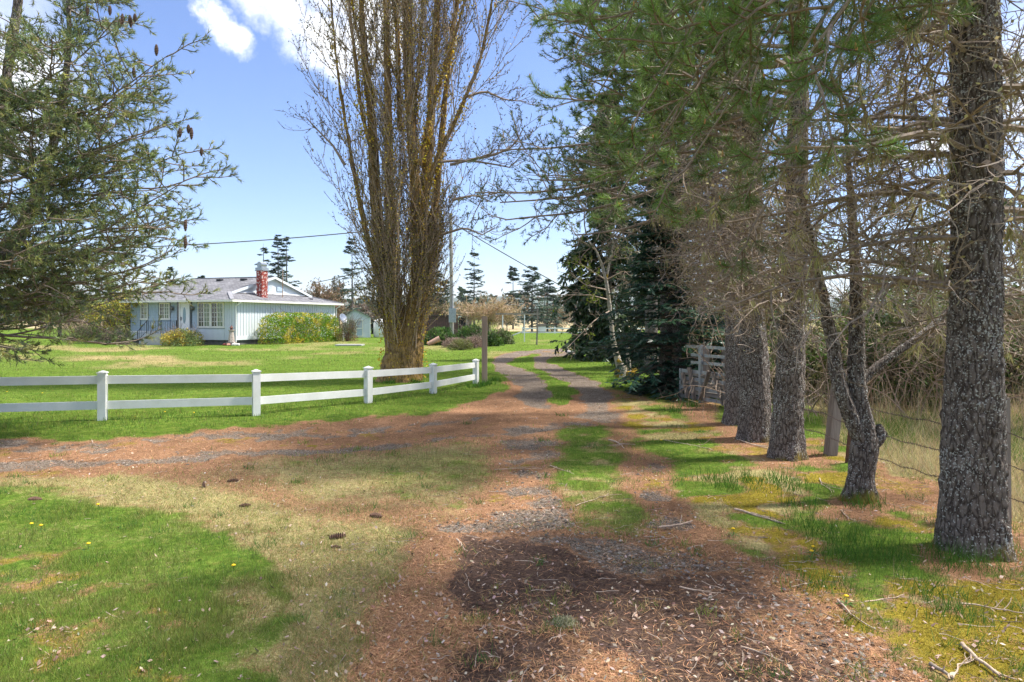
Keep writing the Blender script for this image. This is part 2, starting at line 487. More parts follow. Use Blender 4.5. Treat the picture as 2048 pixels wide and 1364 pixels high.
# irregular edges, in metres on the ground
_wx = (noise2(_Xw, _Yw, 1.1, 4, 5) - .5) + .5 * (noise2(_Xw, _Yw, 5, 2, 6) - .5); _wy = (noise2(_Xw, _Yw, 1.1, 4, 25) - .5) + .5 * (noise2(_Xw, _Yw, 5, 2, 26) - .5)
_sc = F / _Yw
WPX = GX + np.clip(_wx * _sc * .55, -60, 60)
WPY = GY + np.clip(_wy * _sc * .30, -16, 16)

def poly(pts, soft=14.0, ys=2.2):
    pts = np.asarray(pts, float)
    x = WPX; y = WPY * ys
    inside = np.zeros(x.shape, bool); dmin = np.full(x.shape, 1e9)
    n = len(pts)
    for i in range(n):
        x0, y0 = pts[i][0], pts[i][1] * ys; x1, y1 = pts[(i + 1) % n][0], pts[(i + 1) % n][1] * ys
        ex, ey = x1 - x0, y1 - y0
        t = np.clip(((x - x0) * ex + (y - y0) * ey) / (ex * ex + ey * ey + 1e-9), 0, 1)
        d = np.hypot(x - x0 - t * ex, y - y0 - t * ey); dmin = np.minimum(dmin, d)
        c = ((y0 > y) != (y1 > y)) & (x < (x1 - x0) * (y - y0) / (y1 - y0 + 1e-12) + x0)
        inside ^= c
    sd = np.where(inside, dmin, -dmin)
    t = np.clip(sd / soft * .5 + .5, 0, 1)
    return t * t * (3 - 2 * t)

def strip(pts, soft=.5, ys=2.2):
    """pts: (px, py, halfwidth px)"""
    x = WPX; y = WPY * ys; best = np.zeros(x.shape)
    for (x0, y0, w0), (x1, y1, w1) in zip(pts[:-1], pts[1:]):
        y0 *= ys; y1 *= ys
        ex, ey = x1 - x0, y1 - y0
        t = np.clip(((x - x0) * ex + (y - y0) * ey) / (ex * ex + ey * ey + 1e-9), 0, 1)
        d = np.hypot(x - x0 - t * ex, y - y0 - t * ey); w = w0 + (w1 - w0) * t
        v = np.clip((w * (1 + soft) - d) / (2 * soft * w), 0, 1)
        best = np.maximum(best, v * v * (3 - 2 * v))
    return best

def over(a, w): return a * (1 - w)
Z = np.zeros(GX.shape)
green = Z + 1.0; dry = Z.copy(); need = Z.copy(); grav = Z.copy(); soil = Z.copy(); moss = Z.copy(); field = Z.copy(); meadow = Z.copy()
W = dict(green=green, dry=dry, need=need, grav=grav, soil=soil, moss=moss, field=field, meadow=meadow)
def lay(name, w):
    for k in W: W[k] = W[k] * (1 - w)
    W[name] = W[name] + w
# lawn: yellow-dry drifts in the middle distance
nl = noise2(_Xw, _Yw, .22, 3, 40)
lay('dry', np.clip((nl - .46) * 5, 0, .42) * np.clip((770 - GY) / 60, 0, 1) * np.clip((GY - 672) / 10, 0, 1))
lay('dry', poly([(-600, 695), (420, 700), (600, 712), (620, 728), (300, 742), (-600, 745)], 30) * .25)
lay('field', poly([(-1500, 640), (3600, 640), (3600, 652), (1700, 656), (1180, 662), (1000, 662), (860, 655), (-1500, 662)], 3, 6))
# right of the wire fence: dry meadow
meadow_p = [(1640, 822), (1900, 815), (3600, 780), (3600, 2100), (2900, 1900), (2330, 1120), (2060, 1060), (1900, 975), (1760, 925), (1660, 868)]
lay('meadow', poly(meadow_p, 22))
lay('meadow', poly([(1490, 640), (3600, 640), (3600, 840), (1700, 835), (1560, 800), (1500, 760)], 16) * .9)
# the whole worn area round the forks
lay('need', poly([(-1500, 945), (-400, 905), (0, 884), (300, 874), (600, 853), (850, 828), (960, 803), (1022, 783), (1010, 765), (1120, 745), (1205, 782), (1232, 815), (1300, 850),
                  (1400, 930), (1480, 1010), (1620, 1120), (1800, 1364), (2300, 2100), (-1500, 2100)], 16))
# dry short grass on the left below the side drive
lay('dry', poly([(-1500, 985), (0, 955), (300, 948), (560, 915), (760, 900), (975, 892), (985, 960), (930, 1030), (840, 1080), (800, 1180), (720, 1364), (600, 2100), (-1500, 2100)], 50) * .86)
lay('need', poly([(330, 948), (520, 930), (640, 1000), (820, 985), (1000, 1000), (960, 1050), (840, 1075), (560, 1020)], 60) * .5)
lay('need', poly([(820, 1080), (940, 1060), (960, 1180), (900, 1364), (700, 1364), (760, 1200)], 60) * .75)
# lush grass lower left, with moss
lay('green', poly([(-1500, 1010), (0, 985), (120, 985), (250, 1010), (420, 1050), (560, 1120), (640, 1240), (560, 1364), (400, 2100), (-1500, 2100)], 60) * .92)
lay('dry', poly([(430, 1150), (640, 1180), (700, 1364), (420, 1364), (480, 1260)], 60) * .45)
nm = noise2(_Xw, _Yw, 5.0, 3, 60)
lay('moss', poly([(-1500, 1120), (120, 1090), (330, 1160), (400, 1240), (340, 1364), (0, 2100), (-1500, 2100)], 60) * np.clip((nm - .44) * 5, 0, 1) * .55)
# green patch between the drives, and the grass crown of the near track
lay('green', poly([(560, 932), (780, 900), (985, 888), (1010, 930), (975, 975), (880, 1000), (760, 985), (650, 965)], 90) * .9)
lay('dry', poly([(560, 932), (780, 900), (985, 888), (1010, 930), (975, 975), (880, 1000), (760, 985), (650, 965)], 90) * .4)
lay('green', poly([(1108, 848), (1205, 846), (1242, 890), (1272, 960), (1305, 1058), (1250, 1088), (1115, 1058), (1098, 960), (1095, 900)], 44) * 1.0)
lay('dry', poly([(1108, 848), (1205, 846), (1242, 890), (1272, 960), (1305, 1058), (1250, 1088), (1115, 1058), (1098, 960), (1095, 900)], 44) * (.12 + .5 * np.clip((noise2(_Xw, _Yw, 3.5, 3, 91) - .48) * 6, 0, 1)))
lay('need', strip([(1180, 1010, 60), (1200, 1075, 70)], .8) * .12)
# far drive: grass crown is lawn again
lay('green', poly([(1035, 716), (1100, 709), (1200, 700), (1200, 697), (1230, 703), (1110, 716), (1066, 722), (1078, 738), (1130, 755), (1158, 785), (1140, 806), (1106, 812), (1090, 795), (1075, 765), (1030, 742), (1012, 728)], 9))
lay('green', poly([(1000, 640), (1000, 655), (990, 690), (960, 720), (900, 720), (900, 640)], 6) * .6)
# verge right of the drive
verge = poly([(1225, 780), (1290, 800), (1420, 840), (1500, 880), (1640, 860), (1700, 905), (1900, 1000), (2060, 1070), (2500, 1200), (3400, 2000), (2400, 2100), (1850, 1364), (1700, 1210),
              (1580, 1150), (1490, 1095), (1390, 1020), (1325, 945), (1270, 880), (1232, 830)], 36)
lay('dry', verge * .95)
lay('moss', verge * np.clip((noise2(_Xw, _Yw, 2.6, 3, 71) - .37) * 5, 0, 1) * .9)
lay('green', verge * np.clip((noise2(_Xw, _Yw, 1.8, 3, 81) - .44) * 7, 0, 1) * .9)
lay('moss', poly([(1560, 1190), (1700, 1150), (1850, 1200), (2060, 1170), (2600, 1300), (2800, 2000), (2100, 2000), (1830, 1364), (1700, 1260)], 90) * (.30 + .6 * np.clip((noise2(_Xw, _Yw, 3.2, 3, 72) - .38) * 5, 0, 1)))
lay('green', poly([(1560, 1110), (1640, 1060), (1760, 1050), (1900, 1110), (1880, 1180), (1740, 1180), (1640, 1150)], 70) * .5)
for c in ([(1440, 850), (1540, 860), (1560, 900), (1500, 905), (1410, 880)], [(1540, 900), (1640, 890), (1660, 935), (1560, 945), (1500, 925)], [(1660, 985), (1790, 975), (1830, 1010), (1740, 1035), (1640, 1020)],
          [(1830, 1080), (2090, 1060), (2110, 1130), (1980, 1160), (1850, 1140)], [(1330, 790), (1450, 800), (1450, 850), (1350, 830)], [(1760, 930), (1880, 975), (1900, 1050), (1820, 1010), (1740, 960)]):
    lay('need', poly(c, 36) * .62)
# wheel tracks
lay('grav', strip([(-1500, 950, 30), (-400, 905, 22), (0, 892, 15), (200, 886, 12), (450, 872, 10), (700, 858, 9), (880, 842, 7), (960, 832, 6)], .7) * .95)
lay('grav', strip([(-1500, 1010, 34), (-400, 950, 26), (0, 928, 27), (200, 920, 24), (420, 908, 19), (640, 896, 15), (850, 880, 12), (1000, 862, 10), (1180, 846, 10)], .6) * 1.0)
lay('moss', strip([(560, 885, 3), (640, 882, 6), (700, 879, 3)], .6) * .8)
lay('moss', strip([(760, 872, 3), (900, 862, 6), (990, 848, 4)], .6) * .5)
lay('grav', strip([(1240, 693, 6), (1150, 697, 8), (1080, 702, 10), (1030, 710, 12), (1000, 722, 16), (1010, 738, 20), (1050, 757, 24), (1072, 782, 26), (1060, 800, 24), (1075, 812, 20)], .3) * .97)
lay('grav', strip([(1240, 697, 5), (1180, 703, 5), (1120, 709, 7), (1078, 718, 10), (1082, 732, 14), (1120, 748, 20), (1168, 770, 26), (1195, 790, 28), (1200, 815, 26)], .3) * .97)
lay('need', strip([(1070, 826, 30), (1120, 836, 40), (1200, 826, 30)], .6) * .5)
for px, py, a, b in ((1050, 880, 60, 10), (1060, 905, 50, 8), (1065, 940, 46, 9), (1050, 970, 55, 12), (1090, 998, 44, 9), (1040, 1030, 90, 22), (940, 1045, 80, 16), (1300, 935, 36, 12), (1320, 985, 30, 12), (1340, 1045, 50, 20), (1200, 830, 50, 8)):
    w = np.exp(-(((WPX - px) / a) ** 2 + ((WPY - py) / b) ** 2) * 1.2)
    lay('grav', np.clip(w * 1.5, 0, .9))
# coarse grey stones then dark wet soil
lay('grav', poly([(930, 1065), (1060, 1058), (1220, 1068), (1330, 1090), (1480, 1120), (1600, 1210), (1760, 1364), (2000, 2000), (1500, 2000), (1330, 1364), (1300, 1230), (1120, 1130), (990, 1090)], 60) * .85)
lay('soil', poly([(925, 1072), (1040, 1076), (1190, 1112), (1350, 1160), (1460, 1260), (1640, 1364), (1640, 2000), (1440, 2000), (1290, 1330), (1160, 1272), (1050, 1246), (955, 1232), (925, 1160)], 50) * .97)
lay('soil', poly([(980, 1255), (1110, 1255), (1200, 1320), (1150, 1364), (1100, 1700), (850, 1900), (880, 1340)], 60) * .8)
lay('soil', poly([(1330, 1110), (1460, 1140), (1560, 1210), (1500, 1230), (1380, 1180)], 60) * .5)
lay('soil', poly([(1300, 1130), (1480, 1140), (1640, 1230), (1800, 1364), (1800, 2000), (1500, 2000), (1400, 1300)], 70) * .45)
lay('need', strip([(930, 1068, 8), (1080, 1060, 7), (1230, 1070, 6)], .6) * .6)
lay('need', np.clip((noise2(_Xw, _Yw, 1.7, 3, 55) - .42) * 6, 0, .3) * np.clip(W['grav'] * 1.5, 0, 1) * np.clip((1010 - GY) / 60, .35, 1) * np.clip((GY - 800) / 40, 0, 1))
lay('moss', np.clip((noise2(_Xw, _Yw, 1.9, 3, 58) - .58) * 8, 0, .5) * np.clip(W['need'] * 1.3, 0, 1) * (GY > 860))
lay('green', np.clip((noise2(_Xw, _Yw, 2.9, 3, 59) - .60) * 8, 0, .6) * np.clip(W['dry'] * 1.3, 0, 1))
lay('dry', np.clip((noise2(_Xw, _Yw, 2.3, 3, 61) - .52) * 7, 0, .22) * np.clip(W['green'] * 1.2, 0, 1) * (GY > 980))
def lookup(name, x, y):
    yy = np.maximum(y, .9)
    px = 1024 + x / yy * F; py = HOR + CAMZ * F / yy
    u = np.clip((px - TX0) / TSX, 0, len(gx) - 1.001); v = np.clip((py - TY0) / TSY, 0, len(gy) - 1.001)
    i = u.astype(int); j = v.astype(int); fu = u - i; fv = v - j
    A = W[name]
    return (A[j, i] * (1 - fu) + A[j, i + 1] * fu) * (1 - fv) + (A[j + 1, i] * (1 - fu) + A[j + 1, i + 1] * fu) * fv

def height(x, y):
    h = (noise2(x, y, .8, 3, 3) - .5) * .05 + (noise2(x, y, .12, 2, 8) - .5) * .10
    r = np.clip((x - 1.2) / 2.5, 0, 1) * np.clip((16 - y) / 8, 0, 1)
    h = h + r * .0
    return h * np.clip((60 - y) / 20, .1, 1)

# ------------------------------------------------------------------ ground sheet
def ground():
    ys = [-60., -20., -8., -3., -1., 0., .5, 1., 1.4, 1.8]
    y = 2.1
    while y < 6000:
        ys.append(y); y *= 1.016 if y < 30 else (1.03 if y < 120 else 1.2)
    ys.append(9000.)
    ys = np.array(ys)
    k = np.concatenate([[-60, -12, -6, -3.2, -2.2, -1.6], np.linspace(-1.25, 1.25, 300), [1.6, 2.2, 3.2, 6, 12, 60]])
    Yg, Kg = np.meshgrid(ys, k, indexing='ij')
    Xg = Kg * np.maximum(np.abs(Yg), 2.0)
    m = np.abs(Kg) > 3; Xg = np.where(m & (Yg < 60), Kg * 12, Xg)
    x = Xg.ravel(); yv = Yg.ravel()
    z = height(x, yv)
    # lush grass sits a little higher than the worn tracks
    gr = lookup('grav', x, yv); so = lookup('soil', x, yv); gg = lookup('green', x, yv)
    z = z + (gg * .02 - (gr + so) * .03) * np.clip((30 - yv) / 10, 0, 1)
    V = np.stack([x, yv, z], -1)
    R, Cn = Yg.shape
    i = np.arange(R - 1)[:, None] * Cn; j = np.arange(Cn - 1)[None]
    Q = np.stack([i + j, i + j + 1, i + Cn + j + 1, i + Cn + j], -1).reshape(-1, 4)
    g = Geo(); g.add(V, Q)
    o = g.build('ground', None, smooth=True)
    me = o.data
    behind = yv < 1.2
    def L(n, d):
        return np.where(behind, d, lookup(n, x, yv))
    A1 = np.stack([L('green', .6), L('dry', .4), L('need', 0), L('grav', 0)], -1)
    A2 = np.stack([L('soil', 0), L('moss', 0), L('field', 0), L('meadow', 0)], -1)
    for nm_, A in (('zone_a', A1), ('zone_b', A2)):
        a = me.attributes.new(nm_, 'FLOAT_COLOR', 'POINT'); a.data.foreach_set('color', A.astype(np.float32).ravel())
    tag(o, kind='structure')
    return o
gnd = ground()

def ground_mat():
    m, n, l, out = new_mat('ground_mix')
    tcn = n.new('ShaderNodeTexCoord'); vec = tcn.outputs['Object']
    a = n.new('ShaderNodeAttribute'); a.attribute_name = 'zone_a'
    b = n.new('ShaderNodeAttribute'); b.attribute_name = 'zone_b'
    sa = n.new('ShaderNodeSeparateColor'); l.new(a.outputs['Color'], sa.inputs[0])
    sb = n.new('ShaderNodeSeparateColor'); l.new(b.outputs['Color'], sb.inputs[0])
    def noise(scale, detail=5, rough=.65, st=(1, 1, 1), rot=0):
        mp = n.new('ShaderNodeMapping'); mp.inputs['Scale'].default_value = st; mp.inputs['Rotation'].default_value = (0, 0, rot)
        l.new(vec, mp.inputs[0])
        z = n.new('ShaderNodeTexNoise'); z.inputs['Scale'].default_value = scale; z.inputs['Detail'].default_value = detail; z.inputs['Roughness'].default_value = rough
        l.new(mp.outputs[0], z.inputs['Vector']); return z.outputs[0]
    fine = noise(55, 6, .75); mid = noise(9, 5, .7); big = noise(.7, 4)
    brk = n.new('ShaderNodeMath'); brk.operation = 'MULTIPLY_ADD'; brk.inputs[1].default_value = .8
    l.new(mid, brk.inputs[0]); 
    h2 = n.new('ShaderNodeMath'); h2.operation = 'MULTIPLY'; h2.inputs[1].default_value = 1.05; l.new(fine, h2.inputs[0]); l.new(h2.outputs[0], brk.inputs[2])
    def weight(src, soft=.28):
        ad = n.new('ShaderNodeMath'); ad.operation = 'ADD'; l.new(src, ad.inputs[0]); l.new(brk.outputs[0], ad.inputs[1])
        r = n.new('ShaderNodeMapRange'); r.interpolation_type = 'SMOOTHSTEP'
        r.inputs['From Min'].default_value = 1.41 - soft / 2; r.inputs['From Max'].default_value = 1.41 + soft / 2
        l.new(ad.outputs[0], r.inputs['Value'])
        return r.outputs[0]
    def col(src, stops):
        r = ramp(n, stops); l.new(src, r.inputs[0]); return r.outputs[0]
    lawn = col(mid, [(.3, (.06, .115, .018)), (.5, (.11, .18, .028)), (.7, (.19, .22, .05))])
    dryc = col(fine, [(.3, (.17, .155, .055)), (.5, (.34, .295, .13)), (.7, (.48, .40, .22))])
    ndl = col(noise(120, 4, .8, (1, .35, 1), .6), [(.3, (.10, .055, .034)), (.48, (.275, .15, .084)), (.62, (.42, .25, .15)), (.78, (.58, .41, .28))])
    vo = n.new('ShaderNodeTexVoronoi'); vo.inputs['Scale'].default_value = 105; l.new(vec, vo.inputs['Vector'])
    sepv = n.new('ShaderNodeSeparateColor'); l.new(vo.outputs['Color'], sepv.inputs[0])
    grv = col(sepv.outputs[0], [(.0, (.085, .062, .047)), (.45, (.165, .128, .10)), (.8, (.25, .205, .165)), (1, (.40, .35, .29))])
    soilc = col(fine, [(.3, (.045, .031, .025)), (.5, (.10, .066, .052)), (.62, (.16, .105, .078)), (.72, (.32, .23, .17))])
    mossc = col(noise(70, 5, .7), [(.3, (.10, .085, .015)), (.5, (.24, .19, .03)), (.7, (.38, .30, .05))])
    fld = col(noise(.3, 5), [(.3, (.34, .27, .15)), (.7, (.50, .41, .25))])
    mdw = col(fine, [(.3, (.12, .12, .04)), (.5, (.30, .26, .11)), (.7, (.46, .38, .22))])
    cur = ndl
    for c, w, s in ((lawn, sa.outputs[0], .35), (dryc, sa.outputs[1], .45), (fld, sb.outputs[2], .1), (mdw, b.outputs['Alpha'], .4), (ndl, sa.outputs[2], .35), (grv, a.outputs['Alpha'], .22), (soilc, sb.outputs[0], .3), (mossc, sb.outputs[1], .3)):
        mx = n.new('ShaderNodeMix'); mx.data_type = 'RGBA'
        l.new(weight(w, s), mx.inputs[0]); l.new(cur, mx.inputs[6]); l.new(c, mx.inputs[7]); cur = mx.outputs[2]
    # broad tone drift
    bt = n.new('ShaderNodeMapRange'); bt.inputs['From Min'].default_value = .3; bt.inputs['From Max'].default_value = .7; bt.inputs['To Min'].default_value = .8; bt.inputs['To Max'].default_value = 1.2
    l.new(big, bt.inputs['Value'])
    n30 = noise(26, 5, .8)
    b2 = n.new('ShaderNodeMapRange'); b2.inputs['From Min'].default_value = .32; b2.inputs['From Max'].default_value = .66; b2.inputs['To Min'].default_value = .62; b2.inputs['To Max'].default_value = 1.3
    l.new(n30, b2.inputs['Value'])
    b3 = n.new('ShaderNodeMapRange'); b3.inputs['From Min'].default_value = .3; b3.inputs['From Max'].default_value = .7; b3.inputs['To Min'].default_value = .75; b3.inputs['To Max'].default_value = 1.2
    l.new(noise(3.3, 5, .75), b3.inputs['Value'])
    m1 = n.new('ShaderNodeMath'); m1.operation = 'MULTIPLY'; l.new(b2.outputs[0], m1.inputs[0]); l.new(b3.outputs[0], m1.inputs[1])
    m2 = n.new('ShaderNodeMath'); m2.operation = 'MULTIPLY'; l.new(m1.outputs[0], m2.inputs[0]); l.new(bt.outputs[0], m2.inputs[1])
    mu = n.new('ShaderNodeVectorMath'); mu.operation = 'SCALE'; l.new(cur, mu.inputs[0]); l.new(m2.outputs[0], mu.inputs['Scale'])
    p = n.new('ShaderNodeBsdfPrincipled'); p.inputs['Roughness'].default_value = .9; p.inputs['Specular IOR Level'].default_value = .0
    l.new(mu.outputs[0], p.inputs['Base Color'])
    hb = n.new('ShaderNodeMath'); hb.operation = 'MULTIPLY_ADD'; hb.inputs[1].default_value = -.5; l.new(vo.outputs['Distance'], hb.inputs[0]); l.new(fine, hb.inputs[2])
    bp = n.new('ShaderNodeBump'); bp.inputs['Strength'].default_value = .8; bp.inputs['Distance'].default_value = .02
    l.new(hb.outputs[0], bp.inputs['Height']); l.new(bp.outputs[0], p.inputs['Normal'])
    l.new(p.outputs[0], out.inputs[0])
    return m
gnd.data.materials.append(ground_mat())

# ------------------------------------------------------------------ hills and far wood
def hills():
    g = Geo()
    for (Y, hh, sd, c) in ((1500, 62, 1, (.04, .065, .045)), (2300, 104, 2, (.04, .07, .06))):
        xs = np.linspace(-3600, 3600, 700); S = 14
        top = hh * (.72 + .5 * noise2(xs, xs * 0, .0016, 3, sd)) * (1 - .15 * np.clip((xs - 500) / 2000, 0, 1)) + 2.2 * noise2(xs, xs * 0, .06, 3, sd + 4)
        t = np.linspace(0, 1, S)[:, None]
        V = np.stack([np.broadcast_to(xs, (S, 700)), Y + t * 900 + 0 * xs, top * np.sin(t * pi / 2) ** .8 + (noise2(xs[None] + 0 * t, t * 900 + 0 * xs, .03, 3, 9) - .5) * 9 * np.sin(t * pi)], -1)
        V[0, :, 2] = -3
        i = np.arange(S - 1)[:, None] * 700; j = np.arange(699)[None]
        g.add(V, np.stack([i + j, i + j + 1, i + 700 + j + 1, i + 700 + j], -1).reshape(-1, 4), c)
    o = g.build('hills', mat_solid('hill_forest', (.045, .085, .05), (.02, .04, .025), .02, .95, 0, usecol=False))
    tag(o, kind='structure')
hills()

def far_wood():
    g = Geo()
    n = 900
    ang = rng.uniform(-1.3, 1.1, n); Y = rng.uniform(190, 420, n); X = ang * Y
    H = rng.uniform(5, 13, n) * np.where(rng.random(n) < .15, 1.5, 1)
    dense = rng.random(n) < .5 + .5 * noise2(X, Y, .01, 2, 4); X, Y, H = X[dense], Y[dense], H[dense]
    kind = rng.random(len(X)) < .6
    for x, y, h, k in zip(X, Y, H, kind):
        m = 34
        t = rng.random(m) ** .8
        r = (h * .2 * (1 - t) if k else h * .33 * np.sqrt(np.maximum(0, 1 - (2 * t - 1) ** 2)) + .3) * rng.random(m) ** .5
        a = rng.uniform(0, 2 * pi, m)
        p = np.stack([x + r * np.cos(a), y + r * np.sin(a), h * (.08 + .9 * t)], -1)
        c = (.035, .06, .03) if k else ((.11, .10, .05) if (x * 7) % 3 < 2 else (.20, .15, .11))
        leaves(g, p, h * .17, c, .3, .08, -.2 if k else .4, .6)
        g.tube([(x, y, -.2), (x, y, h * .9)], [.3, .08], 3, (.06, .05, .04), False)
    o = g.build('far_wood', M_LEAF); tag(o, kind='stuff', label='low mixed wood along the far edge of the beige field', cat='wood')
far_wood()

# ------------------------------------------------------------------ air
def haze():
    g = Geo(); g.box(-3800, 3800, -200, 3600, -14, 140)
    m = bpy.data.materials.new('air'); m.use_nodes = True; n = m.node_tree.nodes; l = m.node_tree.links; n.clear()
    out = n.new('ShaderNodeOutputMaterial'); v = n.new('ShaderNodeVolumePrincipled'); v.inputs['Color'].default_value = (.93, .96, 1, 1); v.inputs['Density'].default_value = .00013; v.inputs['Anisotropy'].default_value = .2
    l.new(v.outputs[0], out.inputs['Volume']); o = g.build('haze', m); tag(o, 'thin pale air over the whole yard and the far hills', 'haze', kind='stuff')
haze()
# ------------------------------------------------------------------ ranch house
U = np.array([.3213, .947]); rzH = math.atan2(.947, .3213)
M_SIDE = mat_solid('pale_blue_siding', (.60, .645, .67), (.54, .59, .62), 3, .6, stretch=(1, 1, .3))
M_SHING = mat_solid('blue_shingle_siding', (.40, .49, .57), (.33, .42, .50), 6, .65)
M_TRIM = mat_solid('cream_trim', (.78, .77, .70), (.70, .68, .60), 3, .5)
M_WHITE = mat_solid('white_trim', (.80, .80, .79), (.74, .74, .72), 5, .45)
M_FOUND = mat_solid('foundation', (.16, .15, .14), (.08, .08, .075), 4, .9)
M_GLASSD = mat_solid('dark_pane', (.03, .045, .04), (.012, .02, .02), 1.5, .06, spec=.9)
M_CURT = mat_solid('curtained_pane', (.20, .26, .17), (.07, .11, .07), 5, .12, stretch=(1, 3, .4), spec=.8)
M_BLACKI = mat_solid('black_iron', (.02, .02, .022), (.012, .012, .013), 5, .5)
M_METAL = mat_solid('galvanised', (.46, .48, .50), (.28, .30, .32), 9, .38, metal=.75)
M_GREYW = mat_solid('weathered_wood', (.30, .26, .22), (.15, .12, .10), 14, .85, .004, 60, (1, 1, .12))
M_GREYWX = mat_solid('weathered_rail', (.32, .29, .25), (.16, .14, .12), 14, .85, .004, 60, (.12, .12, 1))
M_BROWNW = mat_solid('dark_red_boards', (.12, .06, .05), (.06, .035, .03), 4, .8)
M_CONC = mat_solid('concrete', (.45, .44, .42), (.33, .32, .31), 6, .85)
M_DARK = mat_solid('dark_inside', (.015, .014, .013), (.01, .01, .01), 2, .9)

def roof_mat():
    m, n, l, out = new_mat('asphalt_shingles')
    tcn = n.new('ShaderNodeTexCoord')
    v = n.new('ShaderNodeTexBrick'); v.inputs['Scale'].default_value = 1.0
    v.inputs['Color1'].default_value = (.115, .115, .125, 1); v.inputs['Color2'].default_value = (.23, .23, .245, 1); v.inputs['Mortar'].default_value = (.05, .05, .055, 1)
    v.inputs['Brick Width'].default_value = .32; v.inputs['Row Height'].default_value = .16; v.inputs['Mortar Size'].default_value = .012
    mp = n.new('ShaderNodeMapping'); mp.inputs['Rotation'].default_value = (0, 0, radians(90)); l.new(tcn.outputs['Object'], mp.inputs[0])
    at = n.new('ShaderNodeAttribute'); at.attribute_name = 'Col'
    l.new(mp.outputs[0], v.inputs['Vector'])
    nz_ = n.new('ShaderNodeTexNoise'); nz_.inputs['Scale'].default_value = 1.2; nz_.inputs['Detail'].default_value = 8; nz_.inputs['Roughness'].default_value = .75; l.new(tcn.outputs['Object'], nz_.inputs[0])
    r = ramp(n, [(.3, (.65, .65, .68)), (.7, (1.35, 1.33, 1.3))]); l.new(nz_.outputs[0], r.inputs[0])
    mu = n.new('ShaderNodeMix'); mu.data_type = 'RGBA'; mu.blend_type = 'MULTIPLY'; mu.inputs[0].default_value = 1
    l.new(v.outputs[0], mu.inputs[6]); l.new(r.outputs[0], mu.inputs[7])
    p = n.new('ShaderNodeBsdfPrincipled'); p.inputs['Roughness'].default_value = .9; l.new(mu.outputs[2], p.inputs['Base Color'])
    l.new(p.outputs[0], out.inputs[0]); return m
def brick_mat():
    m, n, l, out = new_mat('painted_red_brick')
    tcn = n.new('ShaderNodeTexCoord')
    nz_ = n.new('ShaderNodeTexNoise'); nz_.inputs['Scale'].default_value = 7; nz_.inputs['Detail'].default_value = 4; l.new(tcn.outputs['Object'], nz_.inputs[0])
    r = ramp(n, [(.54, (.30, .045, .03)), (.57, (.62, .50, .46))]); l.new(nz_.outputs[0], r.inputs[0])
    at = n.new('ShaderNodeAttribute'); at.attribute_name = 'Col'
    mu = n.new('ShaderNodeMix'); mu.data_type = 'RGBA'; mu.blend_type = 'MULTIPLY'; mu.inputs[0].default_value = 1
    l.new(r.outputs[0], mu.inputs[6]); l.new(at.outputs[0], mu.inputs[7])
    p = n.new('ShaderNodeBsdfPrincipled'); p.inputs['Roughness'].default_value = .85; l.new(mu.outputs[2], p.inputs['Base Color'])
    l.new(p.outputs[0], out.inputs[0]); return m
M_ROOF = roof_mat(); M_BRICK = brick_mat()

def part(name, mat, parent, *boxes, smooth=False):
    g = Geo()
    for b in boxes: g.box(*b[:6], col=b[6] if len(b) > 6 else (1, 1, 1))
    return g.build(name, mat, parent, smooth)

